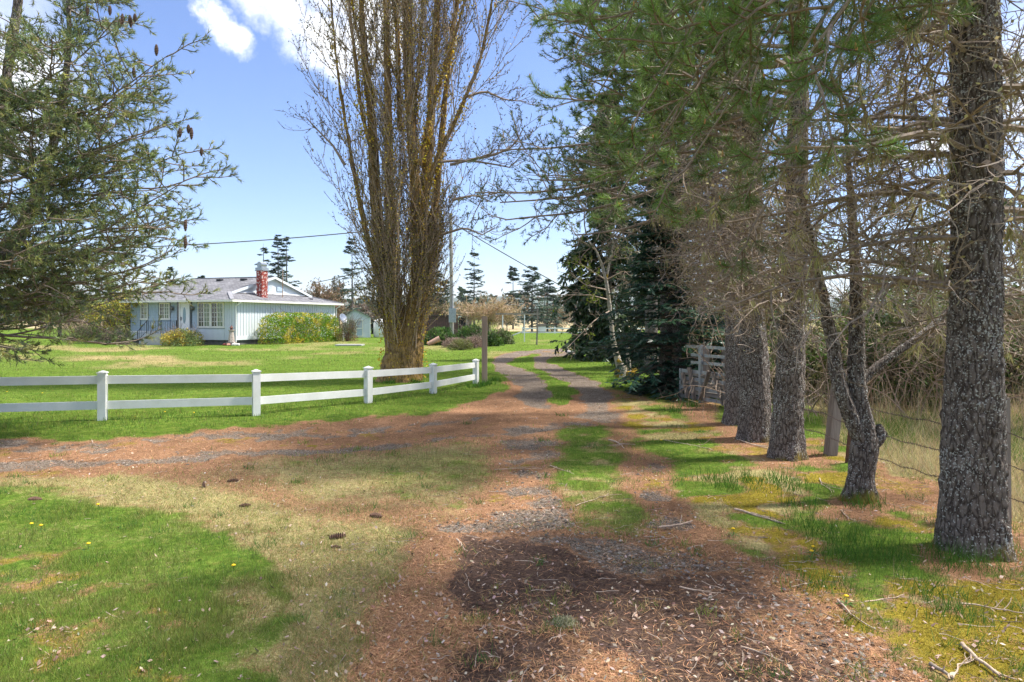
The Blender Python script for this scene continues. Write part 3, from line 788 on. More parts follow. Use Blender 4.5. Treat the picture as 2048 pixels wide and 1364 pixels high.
def house():
    h = thing('ranch_house', 'pale blue single storey house with grey shingle roof and red brick chimney', 'house', (-19.1, 47.0, 0), rzH)
    W_, Ln = 12.14, 9.3
    g = Geo(); g.box(.06, W_ - .06, .06, Ln - .06, .32, 3.02, (1, 1, 1)); g.build('wall', mat_solid('dark_backing', (.16, .19, .21), (.12, .15, .17), 3, .8), h)  # core behind the boards coloured darker, so the gaps read as dark lines
    part('foundation', M_FOUND, h, (.1, W_ - .1, .1, Ln - .1, -.2, .34))
    # vertical siding boards on the gable wall, real gaps between them
    g = Geo(); n = 42; w = W_ / n
    for i in range(n): g.box(i * w + .022, (i + 1) * w - .022, -.004 - .004 * (i % 2), .058, .34, 3.0, (1, 1, 1))
    o = g.build('siding_board', M_SIDE, h); o['kind'] = 'stuff'
    part('skirt_board', M_SIDE, h, (0, W_, -.03, -.012, .34, .62))
    part('corner_board', M_WHITE, h, (W_ - .14, W_ + .03, -.035, .055, .3, 3.0))
    part('corner_board', M_SIDE, h, (-.03, .1, -.032, -.009, .3, 3.0), (-.05, -.031, -.03, .1, .3, 3.0))
    # front wall boards beside the big window, shingle courses elsewhere
    g = Geo()
    for i in range(5): g.box(-.02, .058, .1 + i * .15 + .01, .1 + (i + 1) * .15 - .01, .34, 3.0, (1, 1, 1))
    g.build('siding_board', M_SIDE, h)['kind'] = 'stuff'
    g = Geo(); rr = random.Random(3)
    z = .95
    segs = [(3.2, 3.62), (5.0, 5.55), (6.7, 7.58), (8.4, 9.3)]
    while z < 3.0:
        for a, b in segs:
            y = a
            while y < b - .02:
                e = min(b, y + rr.uniform(.18, .34)); g.box(-.03 - rr.uniform(0, .012), .058, y + .006, e - .004, z, z + .185, (1, 1, 1)); y = e
        z += .19
    for a, b in ((5.62, 6.6), (7.64, 8.3)): g.box(-.03, .058, a, b, .95, 1.78, (.98, 1, 1))
    g.build('shingle', M_SHING, h)['kind'] = 'stuff'
    part('lower_wall_trim', M_WHITE, h, (-.05, .058, 4.98, 9.3, .84, .945))
    part('lower_siding', M_SIDE, h, (-.035, .058, 4.98, 9.3, .34, .838), (-.035, .058, .86, 3.85, .34, 1.15))
    # windows
    def window(y0, y1, z0, z1, split, grid, broken=False):
        f = part('window', M_TRIM, h, (-.09, -.005, y0, y0 + .08, z0, z1), (-.09, -.005, y1 - .08, y1, z0, z1), (-.09, -.005, y0 + .08, y1 - .08, z1 - .07, z1), (-.11, -.005, y0 - .03, y1 + .03, z0 - .12, z0 - .002))
        ys = [y0 + .08, y1 - .08]; mid = [y0 + .08 + (y1 - y0 - .16) * s for s in split]
        ed = [ys[0]] + mid + [ys[1]]
        for i in range(len(ed) - 1):
            part('pane', M_GLASSD if i % 2 == 1 else M_CURT, f, (-.055, -.04, ed[i], ed[i + 1], z0, z1 - .07))
            if i: part('mullion', M_TRIM, f, (-.088, -.056, ed[i] - .035, ed[i] + .035, z0, z1 - .072))
            g = Geo(); zz = np.linspace(z0, z1 - .07, grid + 1)[1:-1]
            for q in zz: g.box(-.072, -.057, ed[i] + .036, ed[i + 1] - .036, q - .012, q + .012, (1, 1, 1))
            m_ = (ed[i] + ed[i + 1]) / 2; g.box(-.0725, -.0575, m_ - .012, m_ + .012, z0, z1 - .072, (1, 1, 1))
            g.build('grille', M_TRIM, f)
        return f
    window(.86, 1.98, 1.3, 2.96, (.5,), 5)
    window(2.0, 3.12, 1.3, 2.96, (.5,), 5)
    window(5.62, 6.58, 1.86, 2.96, (.5,), 4)
    window(7.64, 8.3, 1.86, 2.96, (.5,), 4)
    # white strip of a blind hanging askew in the right hand window
    g = Geo(); g.beam((-.062, 1.25, 2.9), (-.062, 1.02, 1.6), .01, .07, (1, 1, 1), up=(1, 0, 0)); g.build('loose_blind', M_WHITE, h)
    # door
    d = part('door', M_WHITE, h, (-.06, -.005, 3.95, 4.65, .80, 2.93))
    part('door_frame', M_WHITE, d, (-.10, -.006, 3.82, 3.94, .78, 3.0), (-.10, -.006, 4.66, 4.76, .78, 3.0), (-.10, -.006, 3.94, 4.66, 2.935, 3.0))
    g = Geo(); a = np.arange(20) / 20 * 2 * pi; ring = np.stack([np.full(20, -.066), 4.3 + .14 * np.cos(a), 2.05 + .58 * np.sin(a)], -1)
    V = np.vstack([ring, [[-.066, 4.3, 2.05]]]); g.add(V, [[(i + 1) % 20, i, 20] for i in range(20)], (1, 1, 1))
    g.build('oval_pane', mat_solid('etched_glass', (.22, .36, .42), (.12, .22, .28), 12, .15, spec=.8), d)
    part('handle', M_BLACKI, d, (-.10, -.062, 4.56, 4.6, 1.7, 1.95))
    part('sidelight', M_GLASSD, d, (-.05, -.005, 4.77, 4.93, .9, 2.93)); 
    for y in (3.5, 5.32):
        g = Geo(); g.lathe([(.02, .25), (.09, .2), (.13, .1), (.10, 0), (.03, -.05), (.03, -.22), (.0, -.25)], 10, (1, 1, 1), (-.17, y, 2.48)); g.box(-.1, -.005, y - .05, y + .05, 2.4, 2.6, (1, 1, 1))
        g.build('wall_lamp', mat_solid('lamp_metal', (.25, .24, .22), (.1, .1, .1), 5, .35, metal=.6), h, True)
    # stoop, steps and iron railing
    part('stoop', M_CONC, h, (-1.5, -.11, 3.6, 6.3, -.1, .78)); part('step', M_CONC, h, (-1.45, -.3, 6.31, 6.62, -.1, .53)); part('step', M_CONC, h, (-1.45, -.3, 6.63, 6.95, -.1, .28))
    rl = Geo()
    for y in np.arange(3.7, 6.3, .15): rl.beam((-1.42, y, .78), (-1.42, y, 1.62), .018, .018)
    for y in (3.65, 5.0, 6.28): rl.beam((-1.42, y, .7), (-1.42, y, 1.72), .04, .04)
    rl.beam((-1.42, 3.65, 1.66), (-1.42, 6.3, 1.66), .03, .03); rl.beam((-1.42, 3.65, .95), (-1.42, 6.3, .95), .02, .02)
    rl.beam((-1.42, 6.28, 1.66), (-1.42, 7.1, .95), .03, .03); rl.beam((-1.42, 7.1, -.1), (-1.42, 7.1, 1.0), .04, .04); rl.beam((-1.42, 6.28, .95), (-1.42, 7.1, .3), .02, .02)
    for i in range(1, 5): y = 6.3 + i * .16; rl.beam((-1.42, y, .95 - i * .13), (-1.42, y, 1.63 - i * .13), .018, .018)
    rl.build('railing', M_BLACKI, h)
    # roof
    s = .29; ze = 3.13
    def zf(x): return ze + s * (x + .6)
    RX = 6.15; RZ = zf(RX); e0 = -.6; e1 = 12.9; yl = -.32; yr = 9.6; gy_ = 1.45; gx0 = e0 + (1.7 - yl); gx1 = e1 - (1.7 - yl)
    def slab(pts, name='roof', th=.07):
        g = Geo(); P = np.array(pts, float); n = len(P); lo = P - [0, 0, th]
        if n == 4: g.add(np.vstack([P, lo]), [[0, 1, 2, 3], [7, 6, 5, 4]] + [[i, i + 4, (i + 1) % 4 + 4, (i + 1) % 4] for i in range(4)])
        else:
            g.add(np.vstack([P, lo]), [[0, i, i + 1] for i in range(1, n - 1)] + [[n, n + i + 1, n + i] for i in range(1, n - 1)])
            g.add(np.vstack([P, lo]), [[i, i + n, (i + 1) % n + n, (i + 1) % n] for i in range(n)])
        return g
    zg = ze + s * (1.7 - yl)
    rf = slab([(RX, yr, RZ), (e0, yr, ze), (e0, yl, ze), (gx0, 1.7, zg), (gx0, gy_, zg), (RX, gy_, RZ)]).build('roof', M_ROOF, h)
    slab([(RX + .002, yr, RZ - .002), (RX + .002, gy_, RZ - .002), (gx1, gy_, zg), (gx1, 1.7, zg), (e1, yl, ze), (e1, yr, ze)]).build('roof_slope', M_ROOF, rf)
    slab([(e0 + .01, yl - .0, ze + .004), (e1 - .01, yl, ze + .004), (gx1, 1.7, zg + .004), (gx0, 1.7, zg + .004)]).build('roof_slope', M_ROOF, rf)
    # ridge and hip caps
    M_RIDGE = mat_solid('ridge_shingle', (.30, .30, .32), (.2, .2, .215), 3, .9)
    g = Geo(); g.beam((RX, gy_, RZ + .02), (RX, yr, RZ + .02), .22, .05, (1, 1, 1)); g.build('ridge_cap', M_RIDGE, rf)
    for a, b in (((e0, yl, ze), (gx0, 1.7, zg)), ((e1, yl, ze), (gx1, 1.7, zg))): g = Geo(); g.beam(np.array(a) + [0, 0, .03], np.array(b) + [0, 0, .03], .26, .05); g.build('hip_cap', M_RIDGE, rf)
    # gable
    g = Geo(); g.add([(gx0 + .15, 1.68, zg), (gx1 - .15, 1.68, zg), (RX, 1.68, RZ - .1)], [[0, 1, 2]], (1, 1, 1)); g.build('gable_wall', M_SIDE, h)
    for x in (4.9, 6.6): part('gable_vent', M_SHING, h, (x, x + .8, 1.60, 1.675, 4.0, 4.35))
    part('gable_sill', M_WHITE, h, (gx0 + .7, gx1 - .7, 1.55, 1.674, zg + .0, zg + .09))
    g = Geo()
    g.beam((gx0 - .05, 1.43, zg - .06), (RX, 1.43, RZ - .06), .035, .19); g.beam((gx1 + .05, 1.43, zg - .06), (RX, 1.43, RZ - .06), .035, .19)
    g.build('rake_board', M_SIDE, h)
    # fascia and gutters
    part('gutter', M_TRIM, h, (e0 - .1, e1, yl - .12, yl - .005, ze - .15, ze - .01)); part('gutter', M_TRIM, h, (e0 - .12, e0 - .005, yl - .004, yr, ze - .15, ze - .012))
    part('soffit', M_WHITE, h, (e0, e1, yl, .0, 3.005, 3.03), (e0, 0, .003, yr, 3.004, 3.029))
    g = Geo(); g.tube([(.15, yl - .06, 3.0), (.15, yl - .06, 2.93), (.02, -.09, 2.7), (.02, -.09, .2)], .055, 8, (1, 1, 1)); g.build('downspout', M_WHITE, h, True)
    g = Geo(); g.tube([(W_ + .3, yl - .04, 3.0), (W_ + .3, yl, 2.9), (W_ + .12, -.09, 2.7), (W_ + .12, -.09, .2)], .05, 8, (1, 1, 1)); g.build('downspout', M_WHITE, h, True)
    # chimney: brick courses with recessed joints
    c = thing('chimney', None, None); c.parent = h; 
    g = Geo(); x0, x1, y0, y1 = 3.55, 4.22, .6, 1.1; g.box(x0 + .02, x1 - .02, y0 + .02, y1 - .02, 3.3, 5.42, (.8, .8, .8)); g.build('chimney_core', M_BRICK, c)
    g = Geo(); rr = random.Random(5); z = 3.32; k = 0
    while z < 5.38:
        for ax in range(2):
            L_ = (x1 - x0) if ax == 0 else (y1 - y0); off = .1 if (k + ax) % 2 else 0; t = -off
            while t < L_:
                a = max(t, 0) + .006; b = min(t + .2, L_) - .006
                if b > a + .01:
                    f = rr.uniform(.75, 1.15); cc = (f, f, f)
                    if ax == 0: g.box(x0 + a, x0 + b, y0, y0 + .019, z, z + .062, cc); g.box(x0 + a, x0 + b, y1 - .019, y1, z, z + .062, cc)
                    else: g.box(x0 - .001, x0 + .018, y0 + a, y0 + b, z, z + .062, cc); g.box(x1 - .018, x1 + .001, y0 + a, y0 + b, z, z + .062, cc)
                t += .2
        z += .075; k += 1
    g.build('brick', M_BRICK, c)['kind'] = 'stuff'
    part('chimney_flashing', M_METAL, c, (x0 - .05, x1 + .05, y0 - .05, y1 + .05, 5.40, 5.62))
    g = Geo(); g.box(x0 + .04, x1 - .04, y0 + .05, y1 - .05, 5.622, 5.72, (1, 1, 1))
    g.tube([(x0 + .0, (y0 + y1) / 2, 5.86), (x1 - .0, (y0 + y1) / 2, 5.86)], .2, 12, (1, 1, 1)); g.build('chimney_cowl', M_METAL, c, False)
    g = Geo(); g.tube([(6.35, .9, 3.4), (6.38, .9, 5.75)], .03, 6); g.build('antenna_pole', mat_solid('rusty_pipe', (.35, .2, .09), (.18, .09, .04), 10, .7), h)
    for x, y in ((5.2, 3.6), (5.2, 5.9)):
        part('roof_vent', M_BLACKI, h, (x - .2, x + .15, y - .2, y + .2, zf(x) - .02, zf(x) + .13))
    part('roof_vent', M_BLACKI, h, (9.6, 9.9, .6, .9, 3.35, 3.5))
    return h
house()

def shed():
    X, Y = PT(687, 676, 66)[:2]
    s = thing('garden_shed', 'small pale blue shed with white double doors and gable roof', 'shed', (X, Y, 0), radians(12))
    w, dpt = 2.55, 3.6
    g = Geo(); g.box(0, w, 0, dpt, 0, 1.95, (1, 1, 1))
    g.add([(0, 0, 1.95), (w, 0, 1.95), (w * .42, 0, 2.75), (0, dpt, 1.95), (w, dpt, 1.95), (w * .42, dpt, 2.75)], [[0, 1, 2], [4, 3, 5]], (1, 1, 1)); g.build('wall', M_SIDE, s)
    g = Geo(); g.beam((w * .42, -.2, 2.76), (w * .42, dpt, 2.76), .02, .02)
    for (xa, za), (xb, zb) in ((((-.2), 1.85), (w * .42, 2.79)), ((w * .42, 2.79), (w + .2, 1.9))):
        V = [(xa, -.18, za), (xb, -.18, zb), (xb, dpt + .1, zb), (xa, dpt + .1, za)]; V = np.array(V + [(a, b, c - .06) for a, b, c in V])
        g.add(V, [[0, 1, 2, 3], [7, 6, 5, 4], [0, 4, 5, 1], [1, 5, 6, 2], [2, 6, 7, 3], [3, 7, 4, 0]])
    g.build('roof', M_ROOF, s)
    for x in (.42, 1.16):
        d = part('door', mat_solid('shed_door', (.42, .48, .54), (.36, .42, .48), 4, .6) if x < 1 else M_SHING, s, (x, x + .7, -.03, -.002, .1, 1.75))
        part('door_trim', M_TRIM, d, (x - .0, x + .09, -.05, -.031, .1, 1.75), (x + .61, x + .7, -.05, -.031, .1, 1.75), (x + .09, x + .61, -.05, -.031, 1.66, 1.75), (x + .09, x + .61, -.05, -.031, .1, .19), (x + .09, x + .61, -.05, -.031, .86, .94))
    part('corner_board', M_WHITE, s, (w - .08, w + .02, -.02, .08, 0, 1.93))
    t = thing('storage_tank', 'white rounded tank standing against the right side of the shed', 'tank', (X + 3.35, Y + 1.2, 0))
    g = Geo(); g.lathe([(.02, 0), (.62, .0), (.68, .1), (.68, 1.35), (.6, 1.62), (.35, 1.78), (.02, 1.82)], 20, (1, 1, 1)); g.build('tank_body', M_WHITE, t, True)
shed()

# ------------------------------------------------------------------ white fence
def mat_vinyl():
    m = mat_solid('white_vinyl', (.80, .80, .80), (.68, .69, .66), 3.5, .4, stretch=(1, 1, 1), detail=9)
    return m
M_VINYL = mat_vinyl()
def white_fence():
    P = [(-17.2, 10.4, .92), (-14.7, 10.55, .91), (-12.1, 10.85, .90), (-9.6, 11.25, .895), (-7.12, 11.87, .888), (-4.72, 12.6, .855), (-3.0, 14.25, .80), (-1.86, 16.1, .745), (-.98, 18.5, .70)]
    f = thing('white_fence', 'white two rail vinyl fence curving along the lawn beside the drive', 'fence', (P[5][0], P[5][1], 0))
    O = np.array([P[5][0], P[5][1], 0])
    for i, (x, y, z) in enumerate(P):
        a = P[max(i - 1, 0)]; b = P[min(i + 1, len(P) - 1)]; th = math.atan2(b[1] - a[1], b[0] - a[0])
        R = np.array([[cos(th), -sin(th), 0], [sin(th), cos(th), 0], [0, 0, 1]]); M = (R, np.array([x, y, 0]) - O)
        g = Geo(); g.box(-.065, .065, -.065, .065, -.2, z - .03, (1, 1, 1), M); po = g.build('post', M_VINYL, f)
        g = Geo(); g.box(-.078, .078, -.078, .078, z - .029, z - .012, (1, 1, 1), M)
        V = np.array([(-.07, -.07, z - .011), (.07, -.07, z - .011), (.07, .07, z - .011), (-.07, .07, z - .011), (0, 0, z + .022)]) @ R.T + M[1]
        g.add(V, [[0, 1, 4], [1, 2, 4], [2, 3, 4], [3, 0, 4]], (1, 1, 1)); g.build('post_cap', M_VINYL, po)
    for a, b in zip(P[:-1], P[1:]):
        for off in (.145, .575):
            A = np.array([a[0], a[1], a[2] - off]) - O; B = np.array([b[0], b[1], b[2] - off]) - O
            if off > .3: A[2] = a[2] * (1 - .66); B[2] = b[2] * (1 - .66) - .0
            d = norm(B - A); g = Geo(); g.beam(A + d * .066, B - d * .066, .04, .14, (1, 1, 1)); g.build('rail', M_VINYL, f)
white_fence()

def lone_post():
    x, y = -.76, 18.9
    t = thing('wooden_post', 'lone square brown post standing just past the end of the white fence', 'post', (x, y, 0))
    g = Geo(); g.box(-.075, .075, -.075, .075, -.2, 1.87, (1, 1, 1)); o = g.build('post_shaft', mat_solid('brown_post', (.42, .31, .24), (.27, .19, .14), 9, .8, .003, 50, (1, 1, .1)), t)
lone_post()

# ------------------------------------------------------------------ utility pole and lines
def pole():
    b = PT(904, 679, 60); x, y = b[0], b[1]
    t = thing('utility_pole', 'tall grey wooden utility pole behind the poplar with a white meter box', 'utility pole', (x, y, 0))
    g = Geo(); g.tube([(0, 0, -.3), (-.05, 0, 5.5), (-.12, 0, 11.1)], [.19, .165, .13], 12, (1, 1, 1)); g.build('pole_shaft', mat_solid('grey_pole', (.40, .37, .33), (.24, .22, .20), 5, .85, .003, 30, (1, 1, .08)), t, True)
    part('meter_box', M_METAL, t, (-.25, .38, -.42, -.2, 1.5, 2.75))
    g = Geo(); g.tube([(.1, -.24, 2.7), (.08, -.2, 5.2)], .04, 6, (1, 1, 1)); g.build('conduit', M_METAL, t)
    g = Geo(); g.tube([(-.1, 0, 10.4), (-.1, -.25, 10.4)], .05, 6); g.build('insulator', M_WHITE, t)
    top = np.array([x - .1, y - .2, 10.3])
    M_CAB = mat_solid('mossy_cable', (.14, .13, .09), (.06, .06, .05), 3, .9)
    def cable(name, A, B, sag, r, label):
        tt = np.linspace(0, 1, 40)[:, None]; P = A + (B - A) * tt; P[:, 2] -= sag * 4 * (tt * (1 - tt))[:, 0]
        g = Geo(); g.tube(P, r * (1 + .35 * (vnoise(P * 3) - .5)), 5, (1, 1, 1)); o = g.build(name, M_CAB)
        tag(o, label, 'cable'); return o
    cable('overhead_cable', top, PT(-700, 470, 62), 1.9, .045, 'thick overhead cable running left from the pole towards the pine')
    cable('overhead_cable', top, PT(1500, 760, 74), .6, .045, 'thick overhead cable sloping down right from the pole behind the spruce')
    cable('service_drop', top + [0, 0, -1.2], PT(625, 566, 58), .5, .03, 'thin service cable from the pole down to the house roof')
pole()

# ------------------------------------------------------------------ pasture gate behind the pines
def gate():
    A = PT(1362, 797, 15.2); B = PT(1500, 822, 13.2)
    A[2] = 0; B[2] = 0
    d = B - A; L = np.linalg.norm(d); d /= L
    t = thing('pasture_gate', 'grey metal pasture gate with wooden braces leaning between fir and pines', 'gate', tuple(A), math.atan2(d[1], d[0]))
    def up(x, z0, z1, w=.06, mt=M_METAL): return part('upright', mt, t, (x - w / 2, x + w / 2, -.03, .03, z0, z1))
    up(.0, -.05, .70); up(.68, -.05, 1.25, .075); up(L, -.05, 1.25)
    for z in (.10, .30, .50, .66):
        part('rail', M_METAL, t, (.031, L - .035, -.016, .016, z - .035, z + .035))
    for z in (.86, 1.02, 1.2):
        part('rail', M_METAL, t, (.3 if z < 1.1 else .12, L - .035, .033, .06, z - .03, z + .03))
    for z in (.2, .4, .6):
        part('rail', M_GREYWX, t, (.05, L - .05, .062, .095, z - .045, z + .045))
    for a, b in (((.15, -.07, .62), (.32, -.07, .08)), ((.38, -.07, .75), (.56, -.07, .05)), ((1.05, -.07, .72), (.74, -.07, .08)), ((1.15, -.07, .68), (1.5, -.07, .05))):
        g = Geo(); g.beam(a, b, .03, .09, (1, 1, 1), up=(0, 1, 0)); g.build('brace', M_GREYW, t)
    p = thing('wooden_post', 'weathered wooden post standing right behind the pasture gate', 'post', tuple(A + d * .95 + np.array([0, .3, 0])))
    part('post_shaft', M_GREYW, p, (-.08, .08, -.07, .07, -.2, 1.2))
gate()

# ------------------------------------------------------------------ barbed wire fence
def wire_fence():
    pts = [(5.6, -1.0), (4.75, 3.0), (4.36, 6.1), (4.22, 9.1), (4.35, 12.4), (4.75, 15.3)]
    t = thing('barbed_wire_fence', 'rusty barbed wire fence on weathered posts along the dry meadow', 'fence', (pts[3][0], pts[3][1], 0)); O = np.array([pts[3][0], pts[3][1], 0])
    for (x, y), lean, h, w in zip(pts[1:], (0, 0, .13, 0, .02), (1.1, 1.1, 1.08, 1.1, 1.15), (.13, .14, .15, .12, .13)):
        g = Geo(); a = np.array([x, y, -.2]) - O; b = a + [lean * 1.2, .02, h + .2]
        g.beam(a, b, w, w * .8, (1, 1, 1)); g.build('post', M_GREYW, t)
    for (x, y, h) in ((4.19, 8.56, .36),):
        g = Geo(); a = np.array([x, y, -.1]) - O; g.beam(a, a + [.05, 0, h + .15], .045, .03, (1, 1, 1)); g.build('stake', mat_solid('rust', (.16, .08, .05), (.08, .04, .03), 20, .9), t)
    for k, z in enumerate((.28, .55, .82)):
        g = Geo(); P = []
        for (a, b) in zip(pts[:-1], pts[1:]):
            for s in np.linspace(0, 1, 14, endpoint=False):
                P.append((a[0] + (b[0] - a[0]) * s - .09, a[1] + (b[1] - a[1]) * s, z - .07 * 4 * s * (1 - s) + .012 * sin(s * 40 + k)))
        P = np.array(P) - O; g.tube(P, .0035, 4, (1, 1, 1))
        for i in range(len(P) - 1):
            for s in (.15, .45, .75):
                c = P[i] + (P[i + 1] - P[i]) * s; g.beam(c + [-.012, -.01, -.014], c + [.012, .01, .014], .003, .003); g.beam(c + [-.012, .01, .014], c + [.012, -.01, -.014], .003, .003)
        g.build('wire', mat_solid('old_wire', (.10, .07, .055), (.06, .04, .035), 20, .8), t)
wire_fence()

# ------------------------------------------------------------------ yard furniture in the middle distance
def yard():
    # dish on pole
    x, y = GP(686, 681); x, y = x, y
    t = thing('satellite_dish', 'small grey satellite dish on a white pole beside the ragged shrub', 'satellite dish', (x, y, 0))
    g = Geo(); g.tube([(0, 0, -.1), (0, 0, 1.72)], .055, 8, (1, 1, 1)); g.build('mast', M_WHITE, t, True)
    g = Geo(); pr = [(r, .35 * r * r) for r in np.linspace(0.001, .42, 7)]; g.lathe(pr, 18, (1, 1, 1)); o = g.build('dish', M_METAL, t, True); o.location = (.02, -.12, 1.85); o.rotation_euler = (radians(70), 0, radians(62))
    g = Geo(); g.beam((.02, -.1, 1.6), (.38, -.25, 1.75), .02, .02); g.build('feed_arm', M_BLACKI, t)
    # lighthouse ornament
    x, y = GP(463, 691)
    t = thing('lighthouse_ornament', 'weathered miniature wooden lighthouse on a heap of painted rocks by the house corner', 'garden ornament', (x, y, 0))
    mw = mat_solid('flaking_paint', (.55, .50, .45), (.25, .17, .13), 14, .85)
    g = Geo(); g.lathe([(.24, .22), (.15, .95), (.17, .96), (.17, 1.0), (.22, 1.02), (.22, 1.06), (.1, 1.06)], 8, (1, 1, 1)); g.build('tower', mw, t)
    g = Geo(); g.lathe([(.09, 1.06), (.09, 1.2), (.14, 1.21), (.05, 1.3), (.02, 1.38)], 8, (1, 1, 1)); g.build('lantern', mat_solid('red_brown', (.20, .09, .07), (.12, .05, .04), 8, .8), t)
    part('plinth', M_GREYW, t, (-.28, .28, -.25, .25, .12, .23))
    for i, (dx, dy, r, c) in enumerate(((-.38, -.1, .17, (.45, .12, .09)), (.3, -.2, .2, (.7, .66, .62)), (.55, -.25, .13, (.75, .72, .7)), (-.1, -.3, .15, (.5, .25, .2)), (.15, .2, .16, (.5, .47, .44)), (-.3, .2, .15, (.3, .28, .27)))):
        g = Geo(); a = rng.normal(0, 1, (60, 3)); pr = [(r * sin(v) + .001, -r * .6 * cos(v)) for v in np.linspace(0, pi, 7)]; g.lathe(pr, 9, (1, 1, 1), (dx, dy, r * .4))
        V = g.V[0]; V += (vnoise(V * 9, i)[:, None] - .5) * r * .7; g.build('rock', mat_solid('painted_rock', c, tuple(q * .6 for q in c), 6, .85), t)
    # flat concrete cover on the far lawn
    for (px, py, w, lab) in ((1165, 705, 1.6, 'flat pale concrete slab in the grass beside the far bend of the drive'), (700, 691, 1.8, 'flat pale concrete cover in the lawn before the shed')):
        x, y = GP(px, py); o = part('concrete_slab', M_CONC, None, (-w / 2, w / 2, -.5, .5, -.05, .085)); o.location = (x, y, 0); tag(o, lab, 'slab')
    x, y = GP(866, 692); g = Geo(); g.tube([(-.35, 0, .12), (.45, .1, .5)], [.14, .2], 8, (1, 1, 1)); o = g.build('cut_log', mat_solid('cut_wood', (.5, .33, .25), (.35, .2, .14), 6, .8), None, True); o.location = (x, y, 0); tag(o, 'short pink brown cut log lying before the juniper left of the pole', 'log')
    # dark red barn behind the pole
    b = PT(840, 672, 78); t = thing('old_barn', 'low dark red brown barn half hidden behind the poplar', 'barn', (b[0], b[1], 0), radians(-6))
    g = Geo(); rr = random.Random(9)
    for i in range(17): x0 = i * .26; g.box(x0 + .01, x0 + .25, -.03 - rr.uniform(0, .02), 0, .05, 2.15, (rr.uniform(.8, 1.2),) * 3)
    g.box(.0, 3.1, .002, 3.5, 0, 2.12, (.8, .8, .8)); g.build('wall', M_BROWNW, t)
    part('opening', M_DARK, t, (4.43, 5.4, .4, 3.4, 0, 2.0)); part('roof', mat_solid('barn_roof', (.10, .07, .06), (.05, .04, .04), 3, .9), t, (-.2, 5.6, -.3, 3.8, 2.152, 2.26))
    part('frame_post', M_GREYW, t, (5.3, 5.45, -.1, .05, 0, 2.14))
    # clothesline
    x, y = GP(1040, 684); t = thing('clothesline_frame', 'weathered white wooden clothesline frame beyond the variegated shrub', 'clothesline', (x, y, 0))
    MB_ = M_WHITE; 
    for xx in (-1.35, .35): g = Geo(); g.beam((xx, 0, -.1), (xx, 0, 2.15 if xx > 0 else 2.1), .08, .08, (1, 1, 1)); g.build('upright', MB_, t)
    g = Geo(); g.beam((-1.9, 0, 2.2), (1.6, 0, 2.2), .12, .1, (1, 1, 1)); g.build('crossbeam', M_GREYWX, t)
    g = Geo(); g.beam((-.35, 0, 2.14), (.3, 0, 1.5), .06, .07, (1, 1, 1)); g.build('brace', M_GREYW, t)
    g = Geo(); g.beam((1.05, 0, 2.14), (.4, 0, 1.5), .06, .07, (1, 1, 1)); g.build('brace', M_GREYW, t)
    g = Geo(); g.beam((-1.3, 0, .25), (.9, 0, 1.1), .05, .09, (1, 1, 1)); g.build('diagonal_rail', MB_, t)
    # white low rail fence across the back of the lawn
    y = 84.; X0 = (1045 - 1024) / F * y
    t = thing('low_rail_fence', 'low white board fence crossing the back of the lawn before the field', 'fence', (X0, y, 0))
    for z in (.15, .65): part('rail', M_WHITE, t, (0, 16, -.03, .03, z - .07, z + .07))
    for i in range(9): part('post', M_WHITE, t, (i * 2 - .07, i * 2 + .07, .031, .15, -.1, .85))
    # bird feeder/mail box on board
    x, y = GP(1074, 690); t = thing('post_with_box', 'thin leaning grey post with a small white and grey box on a shelf', 'post', (x, y, 0))
    g = Geo(); g.beam((-.02, 0, -.1), (.05, 0, 2.55), .1, .1, (1, 1, 1)); g.build('post_shaft', M_GREYW, t)
    part('shelf', M_GREYWX, t, (-.5, .6, .06, .4, .88, .93))
    bx = part('box', M_WHITE, t, (.1, .62, .06, .45, .93, 1.28)); part('box_lid', M_GREYW, bx, (.07, .65, .03, .48, 1.283, 1.46))
    # pasture posts
    tt = thing('field_fence', 'line of grey wooden posts with sagging wires in front of the beige field', 'fence', (0, 98, 0))
    for i in range(-14, 16):
        hh = random.uniform(1.1, 1.5); part('post', M_GREYW, tt, (i * 2.4 + 4, i * 2.4 + 4.13, -.06, .06, -.1, hh))
    for z in (.5, 1.0): g = Geo(); g.beam((-30, 0, z), (40, 0, z), .02, .02); g.build('wire', M_BLACKI, tt)
yard()
# ------------------------------------------------------------------ trees
def lerp_path(pts, n):
    pts = np.asarray(pts, float)
    d = np.concatenate([[0], np.cumsum(np.linalg.norm(np.diff(pts[:, :3], axis=0), axis=1))])
    t = np.linspace(0, d[-1], n)
    # smooth interpolation of position and radius
    out = np.stack([np.interp(t, d, pts[:, k]) for k in range(pts.shape[1])], -1)
    k = max(1, n // (len(pts) * 3))
    if k > 1:
        ker = np.ones(2 * k + 1) / (2 * k + 1)
        pad = np.pad(out, ((k, k), (0, 0)), mode='reflect', reflect_type='odd')
        out = np.stack([np.convolve(pad[:, c], ker, 'valid') for c in range(out.shape[1])], -1)
    return out

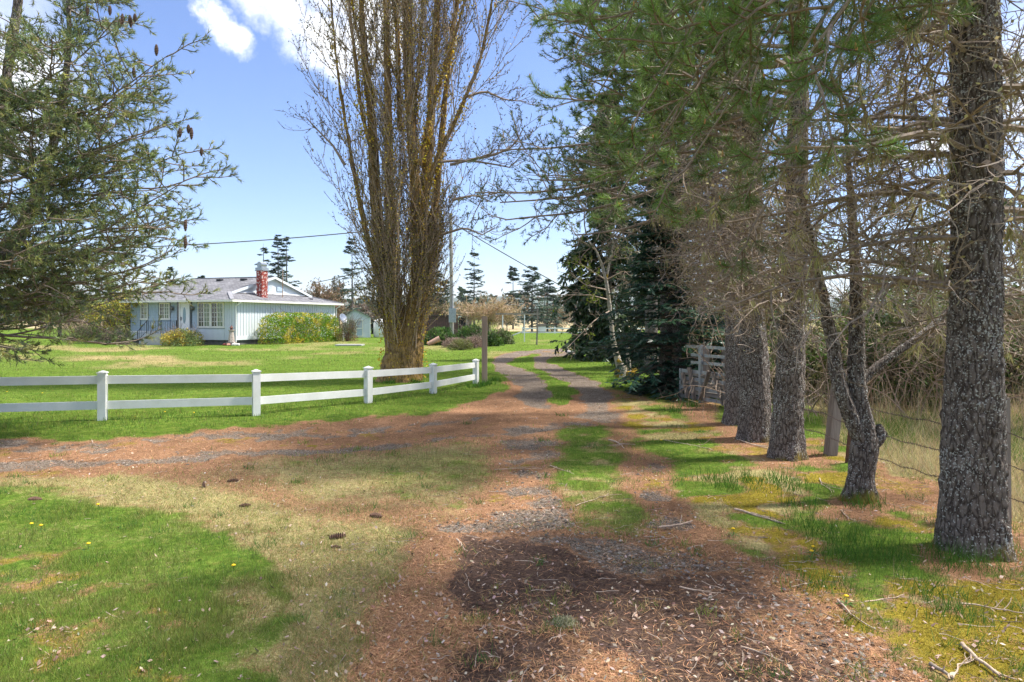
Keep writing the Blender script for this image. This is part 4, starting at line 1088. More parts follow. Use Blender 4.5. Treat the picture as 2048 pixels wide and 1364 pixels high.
def trunk(path, S, rows, seed, amp=.02, cell=.055, flare=.0, flutes=5, moss_at=None, cellz=.105):
    """a trunk surface with raised bark plates; path rows are (x, y, z, radius)"""
    P = lerp_path(path, rows); C = P[:, :3]; R = P[:, 3]
    T = norm(np.gradient(C, axis=0)); A = norm(np.cross(T, np.array([0, 1., 0.]))); B = np.cross(T, A)
    a = np.arange(S) / S * 2 * pi
    L = np.concatenate([[0], np.cumsum(np.linalg.norm(np.diff(C, axis=0), axis=1))])
    ca, sa = np.cos(a), np.sin(a)
    r0 = R[:, None] * (1 + .05 * np.cos(2 * a + seed)[None] + .03 * np.cos(3 * a + 2 * seed)[None])
    h = L[:, None]
    if flare:
        fl = np.exp(-h / .16) * flare + np.exp(-h / .55) * flare * .35
        r0 = r0 * (1 + fl * (1 + .55 * np.cos(flutes * a + seed * 1.7)[None] + .25 * np.cos((flutes + 2) * a)[None]))
    Rm = R.mean()
    q = np.stack([(Rm * ca)[None] / cell + 0 * h, (Rm * sa)[None] / cell + 0 * h, h / cellz + 0 * a[None]], -1)
    q = q + np.stack([fbm(q * .8, 3, seed), fbm(q * .8, 3, seed + 20), fbm(q * .8, 3, seed + 40)], -1) * 2.6
    f1, f2, cid = worley(q, seed)
    plate = np.clip((f2 - f1) * 2.6, 0, 1) ** .6
    disp = amp * (plate * (.35 + .7 * cid) + 1.0 * (fbm(q * 1.7, 3, seed + 5) - .25)) - amp * .6
    big = (fbm(np.stack([(ca * 2)[None] + 0 * h, (sa * 2)[None] + 0 * h, h * 1.6 + 0 * a[None]], -1), 2, seed + 3) - .5) * Rm * .28
    rr = r0 + disp + big
    V = C[:, None] + rr[..., None] * (A[:, None] * ca[None, :, None] + B[:, None] * sa[None, :, None])
    i = np.arange(rows - 1)[:, None] * S; j = np.arange(S)[None]; jn = (j + 1) % S
    Q = np.stack([i + j, i + jn, i + S + jn, i + S + j], -1).reshape(-1, 4)
    moss = np.exp(-h / .30) * .8 + 0 * a[None]
    if moss_at is not None: moss = moss + moss_at(h, a[None])
    col = np.stack([moss.ravel(), (.6 * cid + .2).ravel(), plate.ravel()], -1)
    return V.reshape(-1, 3), Q, col

GREEN_PINE = (.125, .185, .045)
def add_lichen(g, P, n, size, col=(.40, .38, .17)):
    """tufts of beard lichen hanging from curves"""
    M = len(P); idx = rng.integers(0, M, n); t = rng.random((n, 1))
    p, _ = sample_on(P[idx], t); p = p[:, 0]
    k = 26
    pp = np.repeat(p, k, 0) + rng.normal(0, .013, (n * k, 3)) * size / .12
    s = np.repeat(rng.uniform(.5, 1.6, n) ** 1.5 * size, k)
    d = norm(np.array([0, 0, -1.]) + rng.normal(0, .28, (n * k, 3)))
    sd = norm(np.cross(d, rng.normal(0, 1, (n * k, 3))))
    L = (s * rng.uniform(.4, 1.1, n * k))[:, None]; w = .035 * L
    V = np.stack([pp - sd * w * .4, pp + sd * w * .4, pp + d * L * .6 + sd * w, pp + d * L], 1)
    g.add(V, np.arange(n * k * 4).reshape(-1, 4), cvar(n * k, col, .22, 4, .04))

def pine_tree(label, base, R0, H, seed, S=64, rows=120, lean=(0, 0), path=None, dead=(28, 1.4, 5.0, 2.2), live=(26, 3.6, 9.0, 2.6), tuft=(26, .10, .0055), az=None, group=None, lich=60,
              amp=.018, flare=.35, live_from=.45, cone=False, up=.1, l2=9, l3=4, deadL2=9, deadL3=5, cat='pine tree', name='pine_tree', needle_col=GREEN_PINE, cell=.055):
    global rng
    rng = np.random.default_rng(seed)
    t = thing(name, label, cat, (base[0], base[1], 0), group=group)
    if path is None:
        path = [(0, 0, -.15, R0 * 1.12), (lean[0] * .1, lean[1] * .1, H * .12, R0 * 1.0), (lean[0] * .4, lean[1] * .4, H * .4, R0 * .8), (lean[0], lean[1], H, R0 * .22)]
    g = Geo(); V, Q, C = trunk(path, S, rows, seed, amp, cell, flare); g.add(V, Q, C)
    g.build('trunk', M_BARK, t, True)
    pc = np.array(path, float)
    def at(z): return np.stack([np.interp(z, pc[:, 2], pc[:, k]) for k in range(2)] + [z], -1), np.interp(z, pc[:, 2], pc[:, 3])
    def limbs(n, z0, z1, L, elev, bend, K, wig, azs=None):
        z = rng.uniform(z0, z1, n); p, r = at(z)
        a = rng.uniform(0, 2 * pi, n) if azs is None else rng.choice(azs, n) + rng.normal(0, .35, n)
        d = np.stack([np.cos(a), np.sin(a), np.tan(elev + rng.normal(0, .15, n))], -1)
        LL = L * rng.uniform(.5, 1.15, n)
        return grow(p, d, LL, K, bend, wig), LL
    B = Geo(); Lg = Geo(); Nd = Geo()
    brown = (1.0, .98, .95)
    if dead:
        n, z0, z1, L = dead
        P, LL = limbs(n, z0, z1, L, .08, (0, 0, -.25), 9, .13, az)
        V, Q = tubes(P, taper(P, .014 + .007 * LL, .005), 4); B.add(V, Q, brown)
        P2, _ = spawn(P, deadL2, .12, 1, 1.0, lambda t_: .52 * np.repeat(LL[:, None], t_.shape[1], 1) * (1 - t_ * .55), 6, (0, 0, -.1), .2, .3)
        V, Q = ribbons(P2, taper(P2, .0085, .003)); B.add(V, Q, brown)
        P3, _ = spawn(P2, deadL3, .12, 1, 1.0, .30, 5, (0, 0, -.15), .28)
        V, Q = ribbons(P3, taper(P3, .0042, .0018)); B.add(V, Q, (1.25, 1.25, 1.2))
        P4, _ = spawn(P3, 2, .2, 1, 1.1, .13, 3, (0, 0, 0), .3)
        V, Q = ribbons(P4, taper(P4, .0028, .0014)); B.add(V, Q, (1.35, 1.3, 1.25))
        add_lichen(Lg, np.concatenate([P2[:, :5]]), lich, .13)
        add_lichen(Lg, P[:, :5], lich // 3, .15)
        # little grey green crusts on the twigs
        idx = rng.integers(0, len(P3), lich * 22); pp, _ = sample_on(P3[idx], rng.random((len(idx), 1)))
        leaves(Lg, pp[:, 0], .034, (.30, .28, .13), .35, .05, 0, .8)
    if live:
        n, z0, z1, L = live
        P, LL = limbs(n, z0, z1, L, up, (0, 0, .05), 9, .1, az)
        V, Q = tubes(P, taper(P, .02 + .01 * LL, .008), 5); B.add(V, Q, brown)
        P2, t2 = spawn(P, l2, .28, 1, .85, lambda t_: .42 * np.repeat(LL[:, None], t_.shape[1], 1) * (1.05 - t_ * .7), 6, (0, 0, .25), .12, .45)
        V, Q = tubes(P2, taper(P2, .010, .004), 4); B.add(V, Q, brown)
        P3, t3 = spawn(P2, l3, live_from, 1, .75, .20, 4, (0, 0, .35), .1, .2)
        V, Q = ribbons(P3, taper(P3, .0055, .004)); B.add(V, Q, (.8, .8, .75))
        per, nl_, nw_ = tuft
        tone = np.exp(rng.normal(0, .22, (len(P3), 1)))
        yel = rng.random((len(P3), 1)) < .15
        col = np.clip(np.array(needle_col) * tone + yel * np.array([.04, .03, 0]), 0, 1)
        needles(Nd, P3, per, nl_, nw_, .85, col, .2, .25, 1.0, .05, .12)
        ends = P2[:, -2:]
        needles(Nd, ends, per, nl_, nw_, .75, needle_col, .25, .0, 1.0, .05, .12)
        add_lichen(Lg, P2, lich // 2, .09)
    B.build('branch', M_TWIG, t, kind='stuff')
    if Lg.n: Lg.build('lichen', M_LEAF, t, kind='stuff')
    if Nd.n: Nd.build('needle_foliage', M_NEEDLE, t, kind='stuff')
    return t

GR = 'row of old pines along the right of the drive'
# T1: the big foreground trunk
pine_tree('largest pine trunk at the right with furrowed grey bark, grass at its foot', (3.62, 5.35), .205, 9.5, 101, S=150, rows=360,
          path=[(0.0, 0, -.15, .225), (0, 0, .35, .205), (0, 0, 1.2, .190), (.02, 0, 2.0, .170), (.02, 0, 4.3, .150), (.0, .1, 9.5, .06)], amp=.022, flare=.25,
          dead=(58, 1.9, 4.9, 2.0), live=(4, 4.6, 6.5, 1.8), tuft=(50, .095, .0055), az=[pi * .9, pi * .6, pi * .35, .1, -.25, pi * 1.15], lich=150, group=GR, cell=.040)
# T3
pine_tree('middle pine trunk with mossy foot, between the twin trunks and the leaning fence post', (3.62, 9.0), .19, 11, 103, S=120, rows=260,
          path=[(-.02, 0, -.15, .205), (-.0, 0, .35, .19), (.05, 0, 1.3, .165), (.12, 0, 2.4, .14), (.15, 0, 5, .12), (.1, 0, 11, .04)], amp=.020, flare=.25,
          dead=(30, 2.0, 4.2, 1.35), live=(22, 3.9, 7.5, 2.7), tuft=(40, .11, .0085), az=[pi, pi * .85, pi * 1.1, pi * .75], lich=60, group=GR, cell=.05)
pine_tree('nearer of the two pine trunks standing side by side, with a mossy foot', (3.66, 10.25), .22, 12, 104, S=120, rows=240,
          path=[(0, 0, -.15, .24), (.0, 0, .35, .225), (-.02, 0, 1.3, .20), (-.06, 0, 2.4, .17), (-.06, 0, 5, .14), (0, 0, 12, .04)], amp=.022, flare=.25,
          dead=(28, 2.0, 4.4, 1.3), live=(22, 4.2, 8.0, 2.9), tuft=(38, .11, .0095), az=[pi, pi * .85, pi * 1.15, pi * .7, pi * 1.25], lich=50, group=GR, cell=.05)
pine_tree('farther, left one of the two pine trunks standing side by side', (3.84, 11.7), .20, 12, 105, S=96, rows=200,
          path=[(0, 0, -.15, .22), (.02, 0, .35, .20), (.02, 0, 1.3, .18), (.02, 0, 2.4, .165), (.02, 0, 5, .14), (0, 0, 12, .04)], amp=.022, flare=.2,
          dead=(26, 2.2, 4.6, 1.3), live=(24, 4.0, 8.5, 3.0), tuft=(36, .11, .0105), az=[pi, pi * .85, pi * 1.15, pi * .7, pi * 1.3], lich=50, group=GR, cell=.05)

def crooked_tree():
    global rng
    rng = np.random.default_rng(222)
    t = thing('crooked_tree', 'small crooked tree forking at a burl, standing between the fence posts and largest pine', 'tree', (3.47, 6.85, 0), group=None)
    O = np.array([3.47, 6.85, 0])
    Y = 6.85
    def W(px, py, dy=0): return PT(px, py, Y + dy) - O
    def pth(l): return [tuple(W(a, b, d)) + (r,) for a, b, r, d in l]
    g = Geo()
    for l, S, rw, fl in (([(1718, 1012, .135, 0), (1720, 985, .115, 0), (1722, 940, .105, 0), (1730, 895, .125, 0), (1728, 860, .10, 0), (1716, 800, .082, 0), (1712, 740, .078, 0), (1714, 660, .070, 0), (1712, 560, .055, 0), (1705, 450, .038, 0), (1697, 330, .022, 0), (1690, 240, .010, 0)], 56, 170, .3),
                     ([(1722, 880, .085, 0), (1704, 835, .08, -.03), (1686, 790, .072, -.05), (1672, 740, .068, -.05), (1668, 690, .062, -.05), (1655, 640, .055, -.06), (1640, 560, .045, -.1), (1622, 480, .036, -.1), (1600, 380, .024, -.1)], 60, 160, 0),
                     ([(1728, 885, .06, 0), (1752, 884, .062, -.03), (1762, 868, .055, -.03), (1756, 850, .03, -.03)], 40, 50, 0),
                     ([(1714, 770, .045, 0), (1750, 735, .042, .05), (1800, 700, .036, .1), (1860, 655, .03, .2), (1930, 590, .024, .3), (2010, 540, .018, .4)], 36, 110, 0)):
        V, Q, C = trunk(pth(l), S, rw, 7 + S, .013, .036, fl, 4); C[:, 0] = C[:, 0] * (1 if fl else .3); g.add(V, Q, C)
    g.build('trunk', M_BARK, t, True)
    B = Geo(); Lg = Geo()
    P = np.array([lerp_path(pth(l), 12)[:, :3] for l in ([(1712, 700, .0, 0), (1712, 560, .0, 0), (1705, 450, 0, 0), (1690, 240, 0, 0)], [(1668, 690, 0, 0), (1640, 560, 0, 0), (1622, 480, 0, 0), (1600, 380, 0, 0)], [(1800, 700, 0, .1), (1860, 655, 0, .2), (2010, 540, 0, .4)])])
    P2, _ = spawn(P, 22, .1, 1, 1.1, .8, 7, (0, 0, .1), .17); V, Q = tubes(P2, taper(P2, .012, .004), 4); B.add(V, Q, (1, 1, 1))
    P3, _ = spawn(P2, 8, .15, 1, 1.0, .36, 5, (0, 0, 0), .25); V, Q = ribbons(P3, taper(P3, .005, .002)); B.add(V, Q, (1.2, 1.2, 1.15))
    P4, _ = spawn(P3, 3, .15, 1, 1.0, .14, 3, (0, 0, 0), .25); V, Q = ribbons(P4, taper(P4, .003, .0014)); B.add(V, Q, (1.3, 1.3, 1.2))
    add_lichen(Lg, P2, 110, .12); B.build('branch', M_TWIG, t, kind='stuff'); Lg.build('lichen', M_LEAF, t, kind='stuff')
crooked_tree()

# near pine boughs that reach down into the view, from a tree standing just outside the frame overhead
def near_boughs():
    global rng
    rng = np.random.default_rng(333)
    t = thing('pine_tree', 'near pine whose bright green long needled boughs hang into the upper right', 'pine tree', (4.5, 1.7, 0), group=GR)
    O = np.array([4.5, 1.7, 0.])
    g = Geo(); V, Q, C = trunk([(0, 0, -.15, .26), (0, 0, 1.5, .2), (0, 0, 5, .16), (0, .05, 10, .05)], 60, 160, 5, .022, .05, .35); g.add(V, Q, C); g.build('trunk', M_BARK, t, True)
    B = Geo(); Nd = Geo(); Bd = Geo()
    ends = [((1250, 60), 5.2), ((1150, 110), 6.2), ((1330, 150), 4.6), ((1260, 250), 5.4), ((1420, 110), 4.0), ((1390, 330), 5.0), ((1480, 60), 3.6), ((1500, 250), 4.0), ((1560, 330), 4.2), ((1600, 170), 3.7), ((1350, 30), 4.8),
            ((1240, 380), 6.3), ((1420, 420), 5.6), ((1640, 60), 3.4), ((1870, 60), 3.9), ((1300, 330), 6.0), ((1190, 200), 6.8), ((1540, -20), 3.6), ((1440, 200), 4.8), ((1520, 410), 5.2), ((1340, 230), 5.6)]
    Ps = []
    for (px, py), Y in ends:
        e = PT(px, py, Y) - O; z0 = max(5.2, e[2] + rng.uniform(1.6, 2.8)); s = np.array([0, 0, z0]); 
        tt = np.linspace(0, 1, 10)[:, None]; c = s + (e - s) * tt; c[:, 2] = s[2] + (e[2] - s[2]) * tt[:, 0] ** 2.6; c += rng.normal(0, .03, c.shape); Ps.append(c)
    P = np.array(Ps); V, Q = tubes(P, taper(P, .028, .006), 6); B.add(V, Q, (1, 1, 1))
    P2, _ = spawn(P, 10, .58, 1, .9, .6, 6, (0, 0, .1), .14, .4); V, Q = tubes(P2, taper(P2, .010, .005), 5); B.add(V, Q, (.9, .85, .8))
    P3, _ = spawn(P2, 4, .3, 1, .8, .18, 5, (0, 0, .6), .1); V, Q = tubes(P3, taper(P3, .0065, .005), 5); B.add(V, Q, (.75, .62, .5))
    allp = np.concatenate([P3, P2[:, -5:], P[:, -5:]])
    tone = np.exp(rng.normal(0, .2, (len(allp), 1))); col = np.array((.125, .205, .040)) * tone
    needles(Nd, allp, 125, .088, .0034, .95, col, .22, .3, 1.0, .05, .1)
    # upright tan buds at the shoot ends
    m = rng.random(len(P3)) < .35; e = P3[m][:, -1]
    bud = grow(e - [0, 0, .0], np.tile([0, 0, 1.], (len(e), 1)) + rng.normal(0, .2, (len(e), 3)), .035, 4, (0, 0, 0), .05); V, Q = tubes(bud, np.tile([.005, .0065, .005, .001], (len(e), 1)), 6); Bd.add(V, Q, (.42, .22, .09))
    PD, _ = spawn(P, 8, .1, .6, 1.0, .6, 6, (0, 0, -.3), .2); V, Q = tubes(PD, taper(PD, .005, .002), 3); B.add(V, Q, (1.2, 1.2, 1.1))
    PD2, _ = spawn(PD, 5, .1, 1, 1.0, .2, 4, (0, 0, -.3), .3); V, Q = ribbons(PD2, taper(PD2, .003, .0014)); B.add(V, Q, (1.3, 1.3, 1.2))
    B.build('branch', M_TWIG, t, kind='stuff'); Nd.build('needle_foliage', M_NEEDLE, t, kind='stuff'); Bd.build('bud', M_DULL, t, kind='stuff')
near_boughs()

# two further pines of the row, mostly crown
pine_tree('tall green pine of the row rising behind the dark fir, crown over the drive', (3.9, 17.0), .2, 13, 106, S=32, rows=60, dead=(12, 3.5, 6, 1.8), live=(56, 4.4, 12, 3.2), tuft=(14, .13, .019), l2=9, l3=4, lich=30, group=GR, flare=.2)
pine_tree('tall pine of the row farther back with long boughs reaching left over the drive', (4.6, 22.5), .2, 13, 107, S=24, rows=50, dead=(14, 3, 6, 2.2), live=(56, 5.0, 13, 4.0), tuft=(13, .15, .024), az=[pi, pi * .8, pi * 1.2, pi * .5, pi * 1.5, 0], l2=9, l3=4, lich=30, group=GR, flare=.2)

# bough that sticks far out to the left over the drive (seen against the sky)
def side_boughs():
    global rng
    rng = np.random.default_rng(77)
    t = thing('pine_tree', 'slender pine whose bare grey boughs reach left against the sky', 'pine tree', (4.4, 13.6, 0), group=GR); O = np.array([4.4, 13.6, 0])
    g = Geo(); g.tube([(0, 0, -.1), (0, 0, 3), (.05, 0, 8.2)], [.17, .14, .05], 12, (0, .4, .5)); g.build('trunk', M_BARK, t, True)
    B = Geo(); Nd = Geo(); Ps = []
    for (px, py), Y, z0 in (((950, 385), 12.5, 5.6), ((1010, 440), 12.3, 5.2), ((1060, 10), 12, 7.6), ((1130, 60), 11.4, 7.4), ((985, 300), 13.2, 6.2), ((1080, 360), 12, 5.6), ((1150, 470), 12, 5), ((1120, 20), 12.2, 7.9), ((1180, 330), 11, 5.8), ((1000, 405), 12.9, 5.4)):
        e = PT(px, py, Y) - O; s = np.array([0, 0, z0]); tt = np.linspace(0, 1, 14)[:, None]; c = s + (e - s) * tt; c[:, 2] += -np.sin(tt[:, 0] * pi) * .35; c += np.cumsum(rng.normal(0, .02, c.shape), 0) * np.sin(tt * pi); Ps.append(c)
    P = np.array(Ps); V, Q = tubes(P, taper(P, .045, .012), 5); B.add(V, Q, (1.1, 1.1, 1.1))
    P2, _ = spawn(P, 11, .35, 1, .95, .75, 6, (0, 0, .2), .18); V, Q = tubes(P2, taper(P2, .012, .006), 4); B.add(V, Q, (1, 1, 1))
    P3, _ = spawn(P2, 6, .2, 1, .9, .3, 4, (0, 0, .3), .15); V, Q = ribbons(P3, taper(P3, .006, .005)); B.add(V, Q, (.9, .9, .85))
    needles(Nd, P3, 22, .085, .012, .8, (.08, .12, .045), .25, .35, 1, .05, .1)
    B.build('branch', M_TWIG, t, kind='stuff'); Nd.build('needle_foliage', M_NEEDLE, t, kind='stuff')
side_boughs()

# ------------------------------------------------------------------ left pine
def left_pine():
    global rng
    rng = np.random.default_rng(444)
    base = (-13.0, 12.0)
    t = thing('pine_tree', 'large open crowned pine at the left, blue green needles and hanging brown cones', 'pine tree', (*base, 0)); O = np.array([*base, 0.])
    g = Geo(); B = Geo(); Nd = Geo(); Cn = Geo()
    def W(px, py, Y): return PT(px, py, Y) - O
    t1 = [(0, 0, -.2, .34), (.1, 0, 1.0, .30), tuple(W(-30, 560, 11.6)) + (.19,), tuple(W(50, 455, 11.4)) + (.10,), tuple(W(110, 290, 11.2)) + (.065,), tuple(W(140, 120, 11)) + (.04,), tuple(W(130, -200, 11)) + (.025,), tuple(W(120, -500, 11)) + (.02,)]
    t2 = [tuple(W(-30, 560, 11.6)) + (.14,), tuple(W(-10, 330, 12.2)) + (.10,), tuple(W(14, 150, 12.4)) + (.08,), tuple(W(38, 0, 12.4)) + (.07,), tuple(W(60, -400, 12.4)) + (.03,)]
    for q in (t1, t2):
        V, Q, C = trunk(q, 40, 160, 3, .015, .06, .25 if q is t1 else 0); g.add(V, Q, C)
    g.build('trunk', M_BARK, t, True)
    c1 = lerp_path(t1, 60); c2 = lerp_path(t2, 60)
    lim = []
    # limbs aimed at marks on the outline, plus many inner ones
    ends = [((425, 340), 9.6), ((365, 95), 9.0), ((270, 5), 10), ((430, 350), 10), ((320, 130), 10), ((330, 185), 11), ((360, 240), 9.4), ((405, 300), 10.4), ((340, 250), 11.4), ((380, 455), 9.2), ((375, 470), 10.6), ((340, 430), 9.9),
            ((375, 535), 11.2), ((420, 575), 10.5), ((340, 560), 10.2), ((350, 520), 9.6), ((280, 480), 11.8), ((270, 690), 9.2), ((200, 640), 9.6), ((120, 560), 9.2), ((150, 600), 11.5), ((60, 640), 9.5), ((0, 690), 8.8), ((-60, 620), 9), ((230, 560), 12.2), ((270, 600), 10.8),
            ((250, 380), 13), ((200, 250), 13.4), ((230, 60), 13), ((160, -60), 12), ((300, -60), 11), ((120, 420), 9.0), ((60, 250), 9), ((100, 60), 9.0), ((30, 330), 8.6), ((40, 500), 8.6), ((170, 170), 9.5), ((250, 300), 10), ((10, 100), 9.4), ((180, 480), 9.4), ((300, 380), 10.2), ((90, 180), 10),
            ((20, 450), 9), ((210, 120), 10), ((60, 380), 9.4), ((140, 350), 9.8), ((200, 420), 10.8), ((130, 250), 12.8), ((310, 300), 11.6), ((40, 590), 10.6), ((-100, 480), 9.4), ((-120, 300), 9.6), ((-60, 150), 10), ((240, 200), 9.6), ((290, 230), 10.8), ((110, 510), 10.4), ((-300, 500), 10), ((-300, 200), 11), ((-500, 450), 12),
            ((20, 20), 10.4), ((60, 90), 11.6), ((-20, 210), 9.6), ((80, 310), 10.8), ((10, 400), 10), ((70, 470), 11.2), ((-10, 540), 9.8), ((90, 600), 10), ((180, 330), 11.4), ((150, 30), 10.8), ((200, -20), 10.2), ((120, 120), 9.8), ((270, 520), 9.8), ((330, 480), 11.2), ((390, 560), 10.9), ((0, 270), 11), ((40, 160), 9.4)]
    for (px, py), Y in ends:
        e = W(px, py, Y)
        tr = c1 if rng.random() < .75 else c2
        zt = np.clip(e[2] + rng.uniform(-.6, .5) - .05 * np.linalg.norm(e[:2]), 1.7, 11); k = np.argmin(np.abs(tr[:, 2] - zt)); s = tr[k, :3]
        tt = np.linspace(0, 1, 12)[:, None]; c = s + (e - s) * tt * .90; c[:, 2] += -np.sin(tt[:, 0] * pi) * rng.uniform(-.15, .3); c += np.cumsum(rng.normal(0, .03, c.shape), 0) * np.sin(tt * pi); lim.append(c)
    P = np.array(lim); LL = np.linalg.norm(P[:, -1] - P[:, 0], axis=1)
    V, Q = tubes(P, taper(P, .010 + .0055 * LL, .007), 4); B.add(V, Q, (.8, .8, .8))
    P2, _ = spawn(P, 12, .22, 1, .85, lambda t_: (.20 * np.repeat(LL[:, None], t_.shape[1], 1) + .35) * (1.1 - .6 * t_), 6, (0, 0, .12), .13, .5)
    V, Q = tubes(P2, taper(P2, .010, .005), 4); B.add(V, Q, (.8, .8, .78))
    P3, _ = spawn(P2, 8, .2, 1, .8, .17, 4, (0, 0, .2), .12, .3)
    V, Q = ribbons(P3, taper(P3, .0055, .004)); B.add(V, Q, (.9, .9, .85))
    tone = np.exp(rng.normal(0, .25, (len(P3), 1))); mix = rng.random((len(P3), 1)) ** 1.4
    col = (np.array((.145, .205, .085)) * (1 - mix) + np.array((.30, .31, .09)) * mix) * tone
    needles(Nd, P3, 17, .085, .0125, .75, col, .22, .3, 1.0, .05, .05)
    needles(Nd, P2[:, -2:], 20, .095, .0115, .6, (.085, .14, .075), .25, .0, 1.0, .05, .05)
    # cones hanging at bough tips
    tips = [W(a, b, Y) for a, b, Y in ((377, 252, 9.3), (383, 258, 9.3), (360, 258, 9.3), (403, 298, 10.3), (313, 92, 9), (260, 33, 10), (240, 40, 10), (270, 30, 10), (268, 138, 10), (220, 14, 10), (175, 15, 10), (371, 442, 9.2), (371, 476, 9.2), (262, 38, 10.1), (245, 30, 10.1))]
    mc = mat_solid('cone_scales', (.12, .075, .05), (.06, .035, .025), 60, .85)
    for p in tips:
        g2 = Geo(); L = .145 * rng.uniform(.85, 1.15); pr = []
        for i in range(15): s = i / 14; r = .024 * sin(pi * (s * .86 + .08)) ** .7 * (1 + (.22 if i % 2 else -.15)); pr.append((max(r, .003), -L * s))
        g2.lathe(pr, 8, (1, 1, 1), tuple(p + [0, 0, .02])); g2.build('cone', mc, t)
    B.build('branch', M_TWIG, t, kind='stuff'); Nd.build('needle_foliage', M_NEEDLE, t, kind='stuff')
left_pine()

# ------------------------------------------------------------------ lombardy poplar
def poplar():
    global rng
    rng = np.random.default_rng(555)
    Y = 19.4; b = PT(797, 765, Y)
    t = thing('poplar_tree', 'towering multi stemmed poplar with ascending bare branches and yellow orange lichen', 'poplar tree', (b[0], b[1], 0)); O = np.array([b[0], b[1], 0])
    def W(px, py, dy=0): return PT(px, py, Y + dy) - O
    g = Geo()
    base = [(0, 0, -.2, .62), tuple(W(800, 745)) + (.50,), tuple(W(805, 715)) + (.46,), tuple(W(808, 685)) + (.44,), tuple(W(810, 650)) + (.34,), tuple(W(812, 610)) + (.08,)]
    V, Q, C = trunk(base, 110, 130, 12, .07, .13, .12, 6, cellz=.5); C[:, 0] *= .35; g.add(V, Q, C)
    stems = []
    def stem(l, S=20, rows=110):
        if l[0][1] >= 600: l = [(800 + (l[0][0] - 800) * .9, 768, l[0][2] * 1.02, l[0][3] * 1.5), (800 + (l[0][0] - 800) * .9, 730, l[0][2] * .92, l[0][3] * 1.3)] + l
        pth = [tuple(W(px, py, dy)) + (r * .84,) for px, py, r, dy in l]
        V, Q, C = trunk(pth, S, rows, int(l[0][0]), .035, .09, 0, cellz=.35); C[:, 0] = .12; g.add(V, Q, C); stems.append(lerp_path(pth, 24))
    stem([(815, 680, .34, -.1), (838, 560, .24, -.1), (832, 400, .19, -.1), (822, 250, .155, 0), (815, 100, .17, 0), (816, 0, .15, 0), (818, -300, .1, 0), (818, -700, .04, 0)], 28, 160)
    stem([(790, 690, .30, .1), (772, 560, .22, .1), (752, 420, .19, .1), (745, 250, .13, .1), (728, 100, .1, .1), (722, 0, .09, .1), (716, -300, .05, .1), (710, -600, .02, 0)], 26, 150)
    stem([(795, 680, .26, -.2), (785, 560, .19, -.25), (780, 400, .16, -.2), (776, 200, .12, -.2), (772, 0, .09, -.2), (770, -400, .04, 0)], 24, 140)
    stem([(830, 690, .28, .15), (845, 560, .20, .15), (848, 400, .17, .15), (862, 240, .13, .1), (868, 100, .11, .1), (880, -50, .1, .1), (900, -400, .04, 0)], 24, 150)
    stem([(840, 620, .16, .3), (862, 500, .13, .3), (872, 400, .11, .3), (885, 250, .09, .3), (900, 100, .07, .3), (930, -100, .05, .3), (960, -400, .02, .3)])
    stem([(826, 500, .10, -.3), (868, 330, .085, -.3), (925, 210, .06, -.3), (962, 120, .045, -.3), (985, 0, .03, -.3), (1000, -160, .015, -.3)])
    stem([(838, 330, .07, -.2), (868, 200, .06, -.3), (905, 90, .045, -.3), (930, 0, .03, -.4), (950, -200, .015, 0)])
    stem([(775, 600, .12, 0), (740, 500, .09, 0), (722, 420, .08, 0), (700, 300, .055, 0), (676, 150, .035, 0), (662, 0, .025, 0), (655, -200, .01, 0)])
    stem([(750, 330, .08, -.1), (722, 220, .06, -.1), (712, 120, .05, -.1), (700, 40, .04, -.1), (690, -150, .02, 0)])
    stem([(746, 200, .06, .2), (730, 110, .055, .2), (712, 60, .04, .2), (695, -60, .03, .2), (690, -300, .01, 0)])
    stem([(800, 260, .09, .3), (796, 130, .08, .3), (792, 0, .07, .3), (790, -300, .03, 0)])
    stem([(824, 260, .06, .1), (838, 120, .05, .1), (846, 0, .045, .1), (860, -250, .02, 0)])
    g.build('trunk', M_BARK2, t, True)
    B = Geo(); Lf = Geo(); Lc = Geo()
    SP = np.array(stems)[:, :, :3]
    # long ascending boughs hugging the stems, starting low
    n = 145
    z0 = np.concatenate([rng.uniform(.95, 3.0, 85), rng.uniform(2.8, 9, n - 85)])
    a = rng.uniform(0, 2 * pi, n)
    rr = np.interp(z0, [0, 1.2, 2.5, 3.5, 5, 10], [.40, .50, .55, .5, .5, .6])
    cx = np.interp(z0, [0, 1, 4, 10], [0.05, .15, .2, .3])
    p0 = np.stack([cx + rr * np.cos(a), rr * np.sin(a), z0], -1)
    tilt = rng.uniform(.10, .42, n)
    d = np.stack([np.cos(a) * tilt, np.sin(a) * tilt, np.ones(n)], -1)
    L = rng.uniform(1.0, 3.3, n)
    P = grow(p0, d, L, 9, (0, 0, .55), .075)
    V, Q = tubes(P, taper(P, .006 + .0045 * L, .005), 4); B.add(V, Q, (1.55, 1.45, 1.3))
    PS, _ = spawn(SP, 17, .12, .95, .58, 2.5, 9, (0, 0, .95), .07)
    V, Q = tubes(PS, taper(PS, .014, .0045), 4); B.add(V, Q, (1.5, 1.4, 1.25))
    P = np.concatenate([P, PS])
    P2, _ = spawn(P, 8, .12, .97, .50, 1.0, 6, (0, 0, .6), .09)
    V, Q = ribbons(P2, taper(P2, .0085, .005)); B.add(V, Q, (1.5, 1.4, 1.2))
    P3, _ = spawn(P2, 3, .1, .95, .6, .42, 4, (0, 0, .5), .12)
    V, Q = ribbons(P3, taper(P3, .0062, .0042)); B.add(V, Q, (1.1, 1.0, .85))
    # outline boughs on the right and left that leave the column
    out = []
